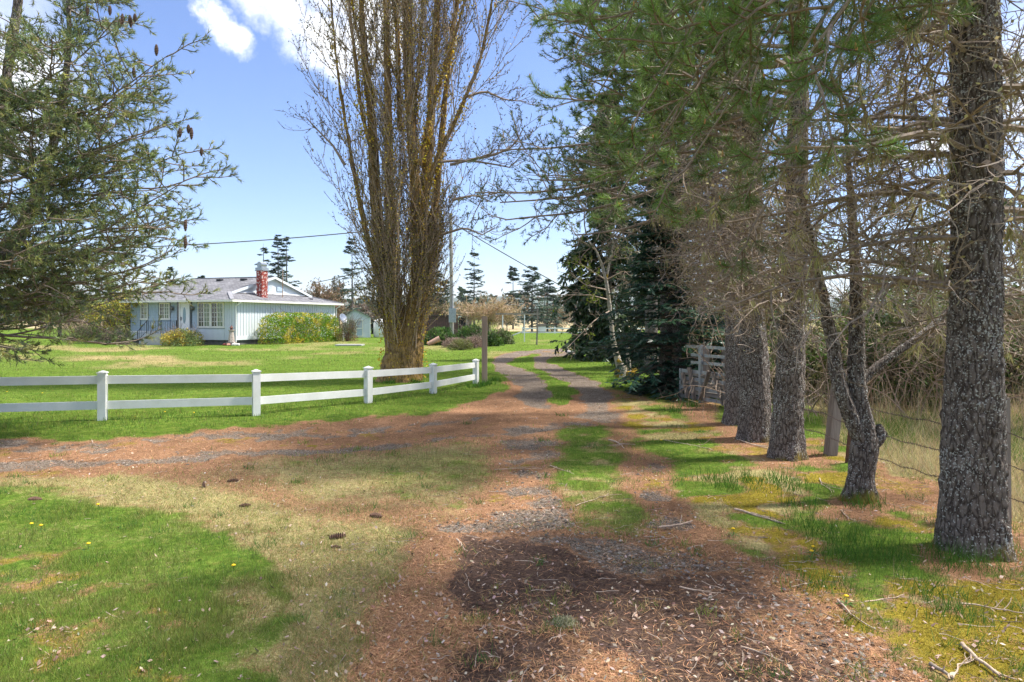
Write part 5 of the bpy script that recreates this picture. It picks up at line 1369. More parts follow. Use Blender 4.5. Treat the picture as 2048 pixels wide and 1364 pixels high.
    for pts in ([(868, 325), (930, 320), (985, 328), (1020, 335), (1055, 300)], [(930, 195), (970, 182), (1010, 200), (1052, 203)], [(690, 330), (665, 290), (640, 265), (612, 235)], [(905, 400), (950, 390), (985, 405)], [(900, 330), (960, 315), (1020, 300), (1040, 270)], [(940, 320), (990, 310), (1030, 290), (1050, 250)], [(880, 470), (930, 455), (965, 470), (990, 455)]):
        out.append(lerp_path([tuple(W(x, y, -.3)) + (0,) for x, y in pts], 9)[:, :3])
    PO = np.array(out); V, Q = tubes(PO, taper(PO, .045, .012), 5); B.add(V, Q, (1.1, 1.05, 1))
    PO2, _ = spawn(PO, 14, .2, 1, .9, .7, 6, (0, 0, .9), .1); V, Q = tubes(PO2, taper(PO2, .009, .005), 3); B.add(V, Q, (1, 1, .95))
    PO3, _ = spawn(PO2, 4, .1, 1, .6, .28, 4, (0, 0, .6), .12); V, Q = ribbons(PO3, taper(PO3, .006, .004)); B.add(V, Q, (1, 1, .95))
    # buds and catkins: dark on outer twigs
    for PP, k in ((P3, 6), (PO3, 6), (P2, 5)):
        idx = np.repeat(np.arange(len(PP)), k); q, _ = sample_on(PP[idx], rng.random((len(idx), 1))); q = q[:, 0]
        q = q[q[:, 2] < 12.5]
        leaves(Lf, q, .058, (.09, .085, .03), .4, .08, .6, .45)
    # yellow orange lichen, thickest on the stems and their twigs
    for PP, k, s in ((SP, 1300, .066), (P[:145], 50, .05), (P2, 5, .045)):
        idx = np.repeat(np.arange(len(PP)), k); u = rng.random((len(idx), 1)); q, _ = sample_on(PP[idx], u); q = q[:, 0]
        if PP is SP: q = q + norm(rng.normal(0, 1, q.shape) * [1, 1, .1]) * (np.interp(q[:, 2], [1, 5, 12], [.26, .17, .09]))[:, None]
        keep = (q[:, 2] < 12.5) & (fbm(q * [3, 3, .8], 2, 3) + .25 * np.clip(1 - np.hypot(q[:, 0] - .3, q[:, 1]) / 1.6, 0, 1) > .44)
        leaves(Lc, q[keep], s, (.60, .43, .05), .35, .1, 0, .8)
    B.build('branch', M_TWIG, t, kind='stuff'); Lf.build('bud', M_LEAF, t, kind='stuff'); Lc.build('lichen', M_LEAF, t, kind='stuff')
poplar()
# ------------------------------------------------------------------ fir, spruce, birch and the far conifers
def tier_conifer(name, label, base, H, Rb, seed, n1=70, n2=12, nf=10, z0=.1, droop=.3, fr=(.12, .045), col=(.02, .055, .03), tr=.14, group=None, cat='conifer', pw=.85, mat=None, up=.0, twig=True, wig=.06, gaps=0.0, S=10, tipcol=None, flat=.8, n3=0):
    global rng
    rng = np.random.default_rng(seed)
    t = thing(name, label, cat, (base[0], base[1], 0), group=group)
    g = Geo(); g.tube([(0, 0, -.2), (.02, 0, H * .5), (0, 0, H)], [tr, tr * .55, .01], S, (.0, .4, .5), False); g.build('trunk', M_BARK, t, True)
    B = Geo(); Nd = Geo()
    s = z0 + (1 - z0) * rng.random(n1) ** 1.25
    if gaps: s = s[vnoise(np.stack([s * 14, s * 0, s * 0 + seed], -1)) > gaps]
    n1 = len(s)
    z = s * H
    prof = Rb * np.clip((1 - s) / (1 - z0), 0, 1) ** pw * rng.uniform(.6, 1.15, n1) + .03 * Rb
    a = rng.uniform(0, 2 * pi, n1)
    d = np.stack([np.cos(a), np.sin(a), up + .5 * (s - .3)], -1)
    P = grow(np.stack([0 * z, 0 * z, z], -1), d, prof, 8, (0, 0, -droop), wig)
    V, Q = tubes(P, taper(P, .010 + .012 * prof, .004), 3); B.add(V, Q, (.6, .55, .5))
    P2, _ = spawn(P, n2, .12, 1, .95, lambda t_: prof[:, None] * .42 * (1.08 - t_ * .85) + .05, 5, (0, 0, -droop * .6), wig, flat)
    if twig: V, Q = ribbons(P2, taper(P2, .005, .003)); B.add(V, Q, (.6, .55, .5))
    tn = np.exp(rng.normal(0, .18, (n1, 1))); c1 = np.array(col) * tn; 
    if tipcol is not None: c1 = c1 + (rng.random((n1, 1)) < .3) * (np.array(tipcol) - np.array(col)) * .6
    c2 = np.repeat(c1, n2, 0)
    if n3:
        P3, _ = spawn(P2, n3, .1, 1, .8, .22, 3, (0, 0, -droop * .5), .08, .6)
        fronds(Nd, P3, nf, fr[0], fr[1], np.repeat(c2, n3, 0), .22, .05, .65, .06, droop * .3, flat)
    fronds(Nd, P2, nf, fr[0], fr[1], c2, .22, .05, .65, .06, droop * .3, flat)
    fronds(Nd, P, nf * 2, fr[0] * 1.1, fr[1] * 1.1, c1, .25, .15, .65, .06, droop * .3, flat)
    B.build('branch', M_TWIG, t, kind='stuff'); Nd.build('needle_foliage', mat or M_NEEDLE, t, kind='stuff')
    return t

tier_conifer('fir_tree', 'dense dark blue green fir beside the pasture gate with boughs down to the ground', (4.0, 16.6), 5.6, 2.1, 601, n1=170, n2=13, nf=8, n3=1, z0=.03, droop=.28, fr=(.15, .05), col=(.032, .082, .052), tipcol=(.07, .13, .06), cat='fir tree', pw=.55, up=.15)
tier_conifer('fir_tree', 'small low fir sprout spreading over the grass at the foot of the large dark fir', (3.55, 16.0), .75, .85, 602, n1=30, n2=9, nf=9, z0=.05, droop=.1, fr=(.10, .035), col=(.022, .06, .032), tr=.04, cat='fir tree', pw=.6)
tier_conifer('spruce_tree', 'tall spruce with drooping dark green curtains of twigs beside the far bend', (4.35, 30.5), 12.0, 2.9, 603, n1=160, n2=12, nf=8, n3=1, z0=.06, droop=.85, fr=(.30, .095), col=(.030, .068, .024), tipcol=(.06, .10, .03), cat='spruce tree', pw=.7, flat=.35)
tier_conifer('spruce_tree', 'second drooping spruce half hidden between the tall spruce and the dark fir', (5.6, 25), 7.5, 2.2, 604, n1=90, n2=11, nf=8, n3=1, z0=.06, droop=.8, fr=(.2, .06), col=(.026, .060, .022), cat='spruce tree', pw=.7, flat=.35)

def birch():
    global rng
    rng = np.random.default_rng(66)
    Y = 21.0; b = GP(1243, 755)
    t = thing('fruit_tree', 'thin twisted pale barked tree with fresh yellow green leaves and a mossy stump foot', 'tree', (b[0], b[1], 0)); O = np.array([b[0], b[1], 0]); Y = b[1]
    def W(px, py, dy=0): return PT(px, py, Y + dy) - O
    g = Geo()
    for l in ([(1245, 760, .16, 0), (1240, 735, .11, 0), (1232, 705, .09, 0), (1226, 680, .075, 0), (1222, 640, .06, 0), (1218, 600, .06, 0), (1212, 560, .055, 0), (1204, 530, .045, 0), (1192, 500, .03, 0), (1175, 480, .015, 0)],
              [(1212, 560, .04, 0), (1220, 520, .032, 0), (1226, 490, .025, 0), (1230, 440, .012, 0)],
              [(1258, 758, .11, -.2), (1257, 730, .07, -.2), (1256, 695, .055, -.2)],
              [(1235, 720, .05, -.2), (1248, 735, .09, -.3), (1246, 758, .13, -.35)]):
        V, Q, C = trunk([tuple(W(x, y, dy)) + (r,) for x, y, r, dy in l], 24, 90, 4, .012, .05, .2 if l[0][1] > 750 else 0); C[:, 0] *= 1.2; g.add(V, Q, C)
    g.build('trunk', M_BIRCH, t, True)
    g = Geo()
    for k in range(9):
        a = k * .7; c = np.array([.1 + .2 * cos(a), -.15 + .2 * sin(a), 0]); e = c + np.array([.14 * cos(a), .14 * sin(a), rng.uniform(.1, .3)])
        g.tube([c + [0, 0, -.1], (c + e) / 2 + [0, 0, .1], e], [.11, .08, .03], 7, (.9, .4, .5))
    g.build('stump_burl', M_BIRCH, t, True)
    B = Geo(); Lf = Geo()
    P = np.array([lerp_path([tuple(W(x, y, d)) + (0,) for x, y, d in q], 10)[:, :3] for q in ([(1212, 560, 0), (1180, 540, -.4), (1150, 520, -.6)], [(1218, 600, 0), (1180, 590, -.5), (1120, 590, -.9)], [(1222, 620, 0), (1190, 640, -.5), (1140, 690, -.8)], [(1204, 530, 0), (1240, 500, -.4), (1250, 470, -.5)],
         [(1212, 560, 0), (1250, 540, -.6), (1262, 500, -.8)], [(1192, 500, 0), (1160, 480, -.4), (1130, 440, -.6)], [(1215, 580, 0), (1170, 570, -.7), (1140, 545, -.9)])])
    V, Q = tubes(P, taper(P, .025, .008), 4); B.add(V, Q, (1.8, 1.75, 1.7))
    P2, _ = spawn(P, 8, .2, 1, .8, .55, 5, (0, 0, .1), .15); V, Q = ribbons(P2, taper(P2, .008, .004)); B.add(V, Q, (1.7, 1.6, 1.5))
    P3, _ = spawn(P2, 4, .1, 1, .8, .25, 3, (0, 0, 0), .15); V, Q = ribbons(P3, taper(P3, .005, .003)); B.add(V, Q, (1.6, 1.5, 1.4))
    idx = np.repeat(np.arange(len(P3)), 9); q, _ = sample_on(P3[idx], rng.random((len(idx), 1))); q = q[:, 0]; q = q[fbm(q * 1.1, 2, 5) > .44]
    leaves(Lf, q, .07, (.21, .27, .025), .25, .06)
    B.build('branch', M_TWIG, t, kind='stuff'); Lf.build('leaf', M_LEAF, t, kind='stuff')
birch()

far = [(527, 487, 640, 1.5, 66, 'left and lowest of the three dark firs behind the house roof'), (556, 470, 640, 1.6, 68, 'middle of the three dark firs behind the house chimney'), (573, 472, 640, 1.9, 70, 'right one of the three dark firs rising behind the roof gable'),
       (704, 476, 660, 2.6, 80, 'tall bushy fir behind the garden shed, left of the poplar'),
       (948, 502, 640, 2.3, 110, 'lone dark fir with level tiers of boughs right of the utility pole'), (1026, 530, 640, 1.9, 120, 'dark fir behind the clothesline, left of its open tiered neighbour'), (1064, 530, 645, 2.9, 90, 'open tiered fir with bare trunk near the leaning post with the box'),
       (870, 520, 640, 2.2, 100, 'dark fir half hidden by the lower right branches of the poplar'), (1095, 560, 640, 2.6, 96, 'bushy fir left of the drooping spruce'), (340, 535, 640, 1.4, 90, 'small far fir tip above the left end of the house roof'), (403, 552, 640, 1.3, 90, 'smallest far fir tip showing above the house ridge'),
       (745, 560, 650, 2.4, 84, 'round crowned fir right behind the storage tank'), (890, 560, 650, 2.6, 90, 'fir behind the utility pole')]
for i, (px, py, pb, R_, Y, lab) in enumerate(far):
    top = PT(px, py, Y); H = top[2]
    tier_conifer('fir_tree', lab, (top[0], Y), H, R_ * (Y / 80) ** .5 * 1.15, 700 + i, n1=95 if i != 4 else 66, n2=8, nf=6, z0=.22 if i in (4, 6) else .1, droop=.22, fr=(.34 * Y / 80, .11 * Y / 80), col=(.055, .09, .06), tr=.17, group='firs beyond the yard', cat='fir tree', pw=.75, twig=False, up=.1, gaps=.12, flat=.6, S=5)

# ------------------------------------------------------------------ bushes and hedges
def blob_bush(name, label, base, size, n, leaf, col, seed, cat='bush', col2=None, mat=None, asp=.5, lumps=.35, up=.3, stems=True, boxy=False, hue=.07, rz=0, var=.25, group=None):
    global rng
    rng = np.random.default_rng(seed)
    t = thing(name, label, cat, (base[0], base[1], 0), rz, group)
    sx, sy, sz = size
    u = norm(rng.normal(0, 1, (n, 3))); u[:, 2] = np.where(u[:, 2] < 0, -u[:, 2] * .9, u[:, 2])
    if boxy:
        u = rng.uniform(-1, 1, (n, 3)); u[:, 2] = np.abs(u[:, 2]); ax = rng.choice([0, 1, 1, 1, 2], n); m0 = np.arange(n); sg0 = np.sign(u[m0, ax]); sg0[ax == 2] = 1; sg0[ax == 1] = -1 * (rng.random((ax == 1).sum()) < .85) + 1 * 1e-9; u[m0, ax] = np.where(ax == 1, np.where(sg0 < 0, -1, 1), sg0); rr0 = np.maximum(1, (np.abs(u) ** 5).sum(1) ** .2)[:, None]; u = u / rr0
    r = 1 - rng.random((n, 1)) ** 1.6 * .45
    r = r * (1 - lumps / 2 + lumps * (fbm(u * 2.3 + seed, 3, seed)[:, None] - .2) * 1.2)
    p = u * r * [sx, sy, sz]
    if boxy: p = u * (1 - rng.random((n, 1)) ** 2 * .3) * [sx, sy, sz] * (1 + lumps * (fbm(u * 4 + seed, 3, seed)[:, None] - .5))
    c = np.tile(np.array(col, float), (n, 1))
    if col2 is not None:
        m = (fbm(p * 1.8 + 3, 2, seed + 2) + rng.normal(0, .06, n)) > .52; c[m] = col2
    Lf = Geo(); leaves(Lf, p, leaf, c, var, hue, up, asp); Lf.build('foliage', mat or M_LEAF, t, kind='stuff')
    if stems:
        B = Geo(); k = 36; a = rng.uniform(0, 2 * pi, k)
        d = np.stack([np.cos(a) * sx, np.sin(a) * sy, np.full(k, sz * rng.uniform(.6, 1.2))], -1); P = grow(np.zeros((k, 3)) + rng.normal(0, .1, (k, 3)) * [sx, sy, 0], d, np.linalg.norm(d, axis=1) * .75, 6, (0, 0, .1), .12)
        V, Q = tubes(P, taper(P, .018, .006), 3); B.add(V, Q, (.6, .55, .5)); P2, _ = spawn(P, 6, .2, 1, .7, .45 * sz, 4, (0, 0, .1), .15); V, Q = ribbons(P2, taper(P2, .008, .004)); B.add(V, Q, (.7, .65, .6)); B.build('stem', M_TWIG, t, kind='stuff')
    return t

def HW(px, a, off):   # point in the house's own frame -> world
    c = np.array([-19.1, 47.0]); u_ = np.array([.3213, .947]); v_ = np.array([-.947, .3213]); q = c + u_ * a + v_ * off; return q
q = HW(0, 6.0, -1.15)
blob_bush('laurel_hedge', 'clipped yellow green laurel hedge along the gable wall of the house', q, (4.45, .85, 2.25), 16000, .12, (.15, .27, .012), 801, 'hedge', (.48, .42, .04), boxy=True, lumps=.10, rz=rzH, up=.2, asp=.55)
q = HW(0, -2.2, 2.4)
blob_bush('rhododendron', 'wide rhododendron with green and bronze yellow leaves below the big window', q, (1.55, 1.3, 1.32), 5200, .13, (.17, .23, .07), 802, 'shrub', (.40, .32, .05), lumps=.5, rz=rzH, asp=.4)
q = HW(0, -1.6, 8.7)
blob_bush('grey_shrub', 'loose grey green shrub left of the front steps', q, (1.0, 1.1, 1.25), 1800, .10, (.13, .15, .10), 803, 'shrub', (.16, .12, .09), lumps=.6, rz=rzH)
X, Y = GP(180, 682); blob_bush('juniper', 'broad dark green juniper mound at left behind the small leaning tree', (X, Y + .6), (2.5, 1.5, 1.25), 6500, .20, (.040, .10, .012), 804, 'juniper', (.09, .17, .02), lumps=.6, up=.8, asp=.3)
X, Y = GP(232, 684); blob_bush('juniper', 'smaller green juniper mound right of the leaning tree trunk', (X + .6, Y + 1.6), (1.5, 1.2, 1.2), 3000, .18, (.05, .11, .015), 805, 'juniper', (.11, .17, .02), lumps=.6, up=.8, asp=.3)
X, Y = GP(120, 690); blob_bush('brush', 'tangled reddish brown leafless brush at far left beyond the lawn', (X - 1, Y + 6), (3.2, 2.0, 3.2), 5200, .16, (.17, .11, .085), 806, 'brush', (.24, .17, .12), lumps=.7, asp=.12, up=1)
X, Y = GP(30, 680); blob_bush('brush', 'low tawny brush at the left edge of the photo beyond the lawn', (X - 2, Y + 12), (5, 2.5, 2.4), 4500, .2, (.22, .16, .10), 807, 'brush', (.16, .15, .08), lumps=.8, asp=.15, up=1)
X, Y = GP(690, 683); blob_bush('cypress_shrub', 'ragged upright brown green shrub between house corner and shed', (X, Y + .8), (.95, .7, 1.95), 4000, .12, (.14, .15, .05), 808, 'shrub', (.25, .15, .07), lumps=.7, asp=.2, up=1.2)
for (px, py, pt, w, c, c2, n, l, lab, sd, nm_, up, asp) in (
        (877, 691, 653, 33, (.045, .115, .016), (.10, .18, .03), 5200, .2, 'spreading bright green juniper just left of the utility pole', 811, 'juniper', .7, .28),
        (940, 686, 650, 32, (.045, .105, .018), (.09, .16, .03), 4600, .2, 'spreading green juniper right behind the utility pole', 812, 'juniper', .7, .28),
        (975, 693, 662, 30, (.035, .09, .014), (.08, .15, .02), 3800, .18, 'dark green juniper mound right behind the lone brown post', 813, 'juniper', .7, .28),
        (908, 695, 673, 26, (.27, .19, .15), (.35, .25, .20), 3400, .09, 'low pinkish brown heather mound nearest the utility pole', 814, 'heather', 1, .3),
        (945, 696, 670, 24, (.27, .18, .15), (.36, .26, .20), 3400, .09, 'taller pinkish brown heather mound left of the lone brown post', 815, 'heather', 1, .3),
        (920, 700, 677, 26, (.17, .19, .05), (.30, .29, .12), 3600, .08, 'round yellow green dwarf shrub in front of the heather mounds', 816, 'dwarf_shrub', 1, .3),
        (1003, 689, 656, 26, (.10, .14, .04), (.52, .50, .28), 3800, .13, 'variegated cream and green shrub right of the lone brown post', 817, 'variegated_shrub', .3, .5)):
    X, Y = GP(px, py); sc_ = Y / F; hz = CAMZ - (pt - HOR) * (Y + w * sc_ * .7) / F
    blob_bush(nm_, lab, (X, Y + w * sc_ * .7), (w * sc_ * 1.12, w * sc_ * .8, hz), n, l, c, sd, nm_.replace('_', ' '), c2, lumps=.45, up=up, asp=asp)

def leafy_tree(name, label, base, trunk_pts, crown_c, crown_r, n1, leafn, leafs, col, seed, col2=None, tr=.16, cat='tree', twc=(1, .95, .9), keep=.42, group=None, twr=.012):
    global rng
    rng = np.random.default_rng(seed)
    t = thing(name, label, cat, (base[0], base[1], 0), group=group)
    g = Geo(); g.tube(trunk_pts, np.linspace(tr, tr * .6, len(trunk_pts)), 10, (.3, .4, .5)); g.build('trunk', M_BARK, t, True)
    e = np.array(trunk_pts[-1], float); cc = np.array(crown_c, float); cr = np.array(crown_r, float)
    tg = norm(rng.normal(0, 1, (n1, 3))) * cr * rng.uniform(.65, 1.0, (n1, 1)) + cc
    tt = np.linspace(0, 1, 8)[None, :, None]; P = e + (tg[:, None] - e) * tt; P = P + np.cumsum(rng.normal(0, .03 * cr.mean(), P.shape), 1) * np.sin(tt * pi); P[:, :, 2] += np.sin(tt[..., 0] * pi) * .12 * cr[2]
    LL = np.linalg.norm(tg - e, axis=1)
    B = Geo(); V, Q = tubes(P, taper(P, .03 + .01 * LL, .01), 4); B.add(V, Q, twc)
    P2, _ = spawn(P, 10, .25, 1, .9, .35 * cr.mean(), 5, (0, 0, .2), .18); V, Q = ribbons(P2, taper(P2, twr, twr * .5)); B.add(V, Q, twc)
    P3, _ = spawn(P2, 4, .15, 1, .9, .16 * cr.mean(), 3, (0, 0, .2), .2); V, Q = ribbons(P3, taper(P3, twr * .6, twr * .4)); B.add(V, Q, twc)
    B.build('branch', M_TWIG, t, kind='stuff')
    if leafn:
        idx = rng.integers(0, len(P3), leafn); q, _ = sample_on(P3[idx], rng.random((leafn, 1))); q = q[:, 0] + rng.normal(0, .03, (leafn, 3)); q = q[fbm(q * 1.2, 2, seed) > keep]
        c = np.tile(np.array(col, float), (len(q), 1))
        if col2 is not None: m = rng.random(len(q)) < .4; c[m] = col2
        Lf = Geo(); leaves(Lf, q, leafs, c, .25, .07, .2, .55); Lf.build('foliage', M_LEAF, t, kind='stuff')
    return t

X, Y = GP(240, 686)
leafy_tree('apple_tree', 'small leaning tree with fresh yellow leaves in front of the left part of house', (X, Y), [(0, 0, -.2), (-.05, 0, .7), (-.3, 0, 1.15), (-.75, 0, 1.5)], (.9, -.4, 2.4), (4.2, 2.2, 1.1), 42, 14000, .14, (.52, .43, .05), 901, (.30, .34, .05), .22, keep=.42)
X, Y = GP(975, 678)
leafy_tree('apple_tree', 'round headed pruned orchard tree with pale tan budding crown behind the brown post', (X, Y), [(0, 0, -.2), (-.05, 0, .9), (.05, 0, 1.7)], (.1, 0, 2.55), (3.9, 2.6, 1.05), 60, 11000, .085, (.42, .30, .15), 902, (.26, .24, .09), .28, twc=(1.9, 1.7, 1.4), keep=.3, twr=.02)
for (px, pt, w, Y, c, c2, lab, sd) in ((640, 560, 52, 76, (.20, .17, .08), (.25, .15, .09), 'broad olive and russet budding tree behind the right end of the roof', 903), (595, 580, 34, 84, (.16, .14, .08), (.12, .13, .06), 'small grey brown tree right behind the house gable', 904),
                                       (722, 605, 30, 82, (.42, .33, .27), (.3, .25, .2), 'pale pinkish blossoming tree above the garden shed', 905), (670, 545, 18, 90, (.10, .11, .06), (.08, .09, .05), 'thin dark budding tree peeking above the russet tree', 906),
                                       (120, 560, 60, 70, (.20, .14, .11), (.15, .12, .08), 'reddish brown leafless tree behind the left pine', 907), (860, 600, 40, 84, (.20, .17, .06), (.14, .15, .06), 'olive budding tree between poplar and barn', 908), (770, 600, 30, 88, (.26, .22, .07), (.2, .2, .06), 'yellow olive budding tree left of the poplar stems', 909), (1110, 610, 40, 104, (.20, .19, .10), (.14, .15, .08), 'low olive budding tree beside the field posts', 910)):
    b = PT(px, 640, Y); top = PT(px, pt, Y)[2]; r = w / F * Y
    leafy_tree('budding_tree', lab, (b[0], Y), [(0, 0, -.2), (0, 0, top * .25), (.1, 0, top * .45)], (0, 0, top * .58), (r, r * .8, top * .42), 34, 4200, .2, c, sd, c2, .18, twc=(1.2, 1.0, .9), keep=.3, group='budding trees behind the house', twr=.03)

# understory beyond the wire fence on the right: young conifers and bare thicket
for i, (x, y, H, R_, c, lab) in enumerate(((6.9, 16.5, 4.4, 2.2, (.075, .125, .032), 'bushy light green young conifer beyond the meadow, just right of the twin trunks'), (9.2, 15.0, 3.9, 2.2, (.085, .135, .035), 'bushy light green young conifer beyond the meadow, behind the crooked tree'),
                                          (11.8, 16.5, 4.6, 2.4, (.08, .13, .034), 'bushy young conifer beyond the meadow, left of the largest trunk'), (14.6, 17.0, 5.2, 2.6, (.075, .12, .03), 'young conifer at the right edge of the photo behind the largest trunk'),
                                          (8.0, 20.5, 5.6, 2.5, (.05, .09, .028), 'taller darker conifer in the second line behind the crooked tree'), (12.5, 22.0, 5.2, 2.8, (.06, .10, .03), 'taller conifer of the second line at the right'))):
    tier_conifer('young_conifer', lab, (x, y), H, R_, 850 + i, n1=55, n2=8, nf=8, z0=.02, droop=.35, fr=(.15, .04), col=c, tipcol=(.17, .22, .05), tr=.09, group='young conifers beyond the meadow', cat='young conifer', pw=.5, flat=.5, n3=1, wig=.12)
for i, (x, y, sx, sz, lab) in enumerate(((6.4, 14.9, 1.3, 1.6, 'low leafy shrub at the far edge of the meadow right behind the middle trunk'), (8.2, 14.4, 1.4, 1.9, 'leafy shrub at the meadow edge behind the leaning fence post'), (10.2, 14.6, 1.5, 1.7, 'leafy shrub at the meadow edge right of the crooked tree'),
        (12.2, 14.2, 1.5, 2.0, 'leafy shrub at the meadow edge left of the largest trunk'), (14.2, 14.6, 1.5, 1.8, 'leafy shrub at the right edge of the photo beyond the meadow'), (5.3, 16.6, 1.0, 1.5, 'leafy shrub at the meadow edge behind the twin trunks'))):
    blob_bush('shrub', lab, (x, y), (sx, .9, sz), 3200, .13, (.07, .13, .025), 990 + i, 'shrub', (.17, .17, .06), lumps=.8, up=.3, group='shrubs along the meadow edge')
for i, (x, y, sx, sz, c, c2, lab) in enumerate(((8.5, 25, 3.2, 3.6, (.06, .11, .025), (.12, .17, .04), 'big rounded dark green bush closing the view behind the middle trunks'), (14.5, 26, 3.6, 3.8, (.08, .13, .03), (.15, .19, .05), 'big rounded olive bush closing the view behind the crooked tree'),
        (20.5, 27, 3.8, 4.2, (.06, .11, .025), (.12, .17, .04), 'big rounded dark bush closing the view left of the largest trunk'), (26, 27, 3.8, 4.4, (.08, .13, .03), (.15, .19, .05), 'big rounded olive bush at the right edge beyond the meadow'), (11.4, 23.5, 2.2, 1.9, (.10, .16, .03), (.2, .22, .05), 'lower light green bush before the big olive bush'), (17.5, 23.5, 2.6, 2.2, (.10, .16, .03), (.2, .22, .05), 'lower light green bush at the right before the dark bushes'))):
    blob_bush('bush', lab, (x, y), (sx, 1.9, sz), 5200, .19, c, 880 + i, 'bush', c2, lumps=.7, up=.2, group='bushes beyond the meadow')
def thicket(label, cx, cy, w, d, hgt, n, seed, c=(1.2, 1.1, 1.0)):
    global rng
    rng = np.random.default_rng(seed)
    t = thing('thicket', label, 'thicket', (cx, cy, 0))
    p = np.stack([rng.uniform(-w, w, n), rng.uniform(-d, d, n), np.zeros(n)], -1)
    B = Geo(); P = grow(p, rng.normal(0, .45, (n, 3)) + [0, 0, 1], rng.uniform(.5, 1.1, n) * hgt, 9, (0, 0, -.25), .16); V, Q = tubes(P, taper(P, .016, .004), 4); B.add(V, Q, c)
    P2, _ = spawn(P, 8, .2, 1, 1.0, .7, 6, (0, 0, -.3), .2); V, Q = ribbons(P2, taper(P2, .006, .0025)); B.add(V, Q, c)
    P3, _ = spawn(P2, 4, .2, 1, 1.0, .25, 4, (0, 0, -.2), .25); V, Q = ribbons(P3, taper(P3, .0035, .002)); B.add(V, Q, c)
    B.build('stem', M_TWIG, t, kind='stuff')
thicket('bare brown thicket of arching stems beyond the wire fence behind the middle trunks', 6.2, 13.2, 1.8, 1.0, 2.4, 34, 871)
thicket('bare brown thicket of arching stems right of the crooked tree across the meadow', 10.4, 13.6, 2.4, 1.0, 2.0, 34, 872)
pine_tree('lichen hung pine with bare lower branches beyond the meadow, left of the largest trunk', (8.2, 12.6), .12, 8, 120, S=20, rows=50, dead=(22, 1.2, 4.8, 2.4), live=(20, 4.2, 8, 2.0), tuft=(14, .10, .009), lich=90, flare=.2, cat='pine tree')
pine_tree('lichen hung pine with bare branches at the right edge behind the largest trunk', (10.6, 11.6), .13, 8, 121, S=20, rows=50, dead=(22, 1.2, 5.0, 2.6), live=(20, 4.6, 8, 2.0), tuft=(14, .10, .009), lich=90, flare=.2, cat='pine tree')

# ------------------------------------------------------------------ ground cover
rng = np.random.default_rng(4242)
def scatter(n, pxr=(-260, 2320), pyr=(660, 1480), pw=1.0):
    py = pyr[0] + (pyr[1] - pyr[0]) * rng.random(n) ** pw; px = rng.uniform(*pxr, n)
    Yv = CAMZ * F / (py - HOR); return (px - 1024) / F * Yv, Yv
def blades(name, label, x, y, h, w, col, var=.25, bend=.35, mat=None, hue=.08, cat='grass'):
    n = len(x); z = height(x, y) - .004; a = rng.uniform(0, 2 * pi, n); ln = rng.normal(0, bend, (n, 2))
    p = np.stack([x, y, z], -1); s = np.stack([np.cos(a), np.sin(a), 0 * a], -1) * (w / 2)[:, None]
    d = np.stack([ln[:, 0], ln[:, 1], np.ones(n)], -1) * h[:, None]
    V = np.stack([p - s, p + s, p + d], 1); g = Geo(); g.add(V, np.arange(n * 3).reshape(-1, 3), cvar(n, col, var, 3, hue))
    o = g.build(name, mat or M_GRASS, kind='stuff'); tag(o, label, cat); return o
def cond(x, y, name, gain=1.0, off=.0):
    wv = lookup(name, x, y) + (noise2(x, y, 3.0, 2, 17) - .5) * .45 + (noise2(x, y, 11.0, 2, 18) - .5) * .7
    return rng.random(len(x)) < np.clip((wv - off) * gain, 0, 1)
# lawn and lush grass
x, y = scatter(560000, pyr=(668, 1500), pw=1.0)
k = cond(x, y, 'green', 1.25, .15); x, y = x[k], y[k]
h = .02 + .085 * noise2(x, y, 2.2, 3, 31) ** 1.6 + .0005 * np.minimum(y, 25)
# longer tufts along the fence and posts
fx = np.array([-17.2, -7.1, -4.7, -3.0, -1.86, -.9]); fy = np.array([10.4, 11.87, 12.6, 14.25, 16.1, 18.6])
near = np.clip(1 - np.abs(y + .0 - np.interp(x, fx, fy)) / 1.4, 0, 1) * (x < .3); h = h + near * .05
h *= rng.uniform(.6, 1.3, len(x))
w = np.maximum(.0042, .0008 * y) * rng.uniform(.8, 1.3, len(x))
t_ = np.clip(.5 + (noise2(x, y, .55, 3, 33) - .5) * 1.5 + (noise2(x, y, 4.5, 2, 35) - .5) * 1.3, 0, 1)[:, None]; c = np.array([.068, .165, .025]) * (1 - t_) + np.array([.26, .30, .06]) * t_
yl = rng.random((len(x), 1)) < .10; c = np.where(yl, np.array([.30, .26, .10]), c)
dd = np.clip((lookup('dry', x, y) * 1.3), 0, 1)[:, None]; c = c * (1 - dd) + np.array([.26, .25, .08]) * dd
dk = np.clip((y - 24) / 20, 0, 1)[:, None]; c = c * (1 - .5 * dk) + np.array([.24, .28, .06]) * .5 * dk
blades('grass', 'green spring grass of the lawn, the verge and the lush patch at lower left', x, y, h, w, c)
# dry thin turf
x, y = scatter(420000, pxr=(-260, 1500), pyr=(860, 1480)); k = cond(x, y, 'dry', 1.3, .1); x, y = x[k], y[k]
t_ = rng.random((len(x), 1)); g1 = rng.random((len(x), 1)) < .38; c = np.where(g1, np.array([.19, .24, .045]), np.array([.42, .35, .17])) * (.7 + .6 * t_)
blades('dry_turf', 'short worn turf of tan and olive blades left of the near drive', x, y, rng.uniform(.012, .045, len(x)), np.maximum(.0028, .0007 * y), c, .2, .9)
# moss cushions: tiny yellow blades
x, y = scatter(190000, pxr=(-100, 2200), pyr=(830, 1450)); k = cond(x, y, 'moss', 1.5, .2); x, y = x[k], y[k]
blades('moss', 'yellow moss spreading under the pines and in the lower left grass', x, y, rng.uniform(.008, .026, len(x)), np.maximum(.006, .0011 * y), (.33, .27, .04), .3, .7, hue=.1, cat='moss')
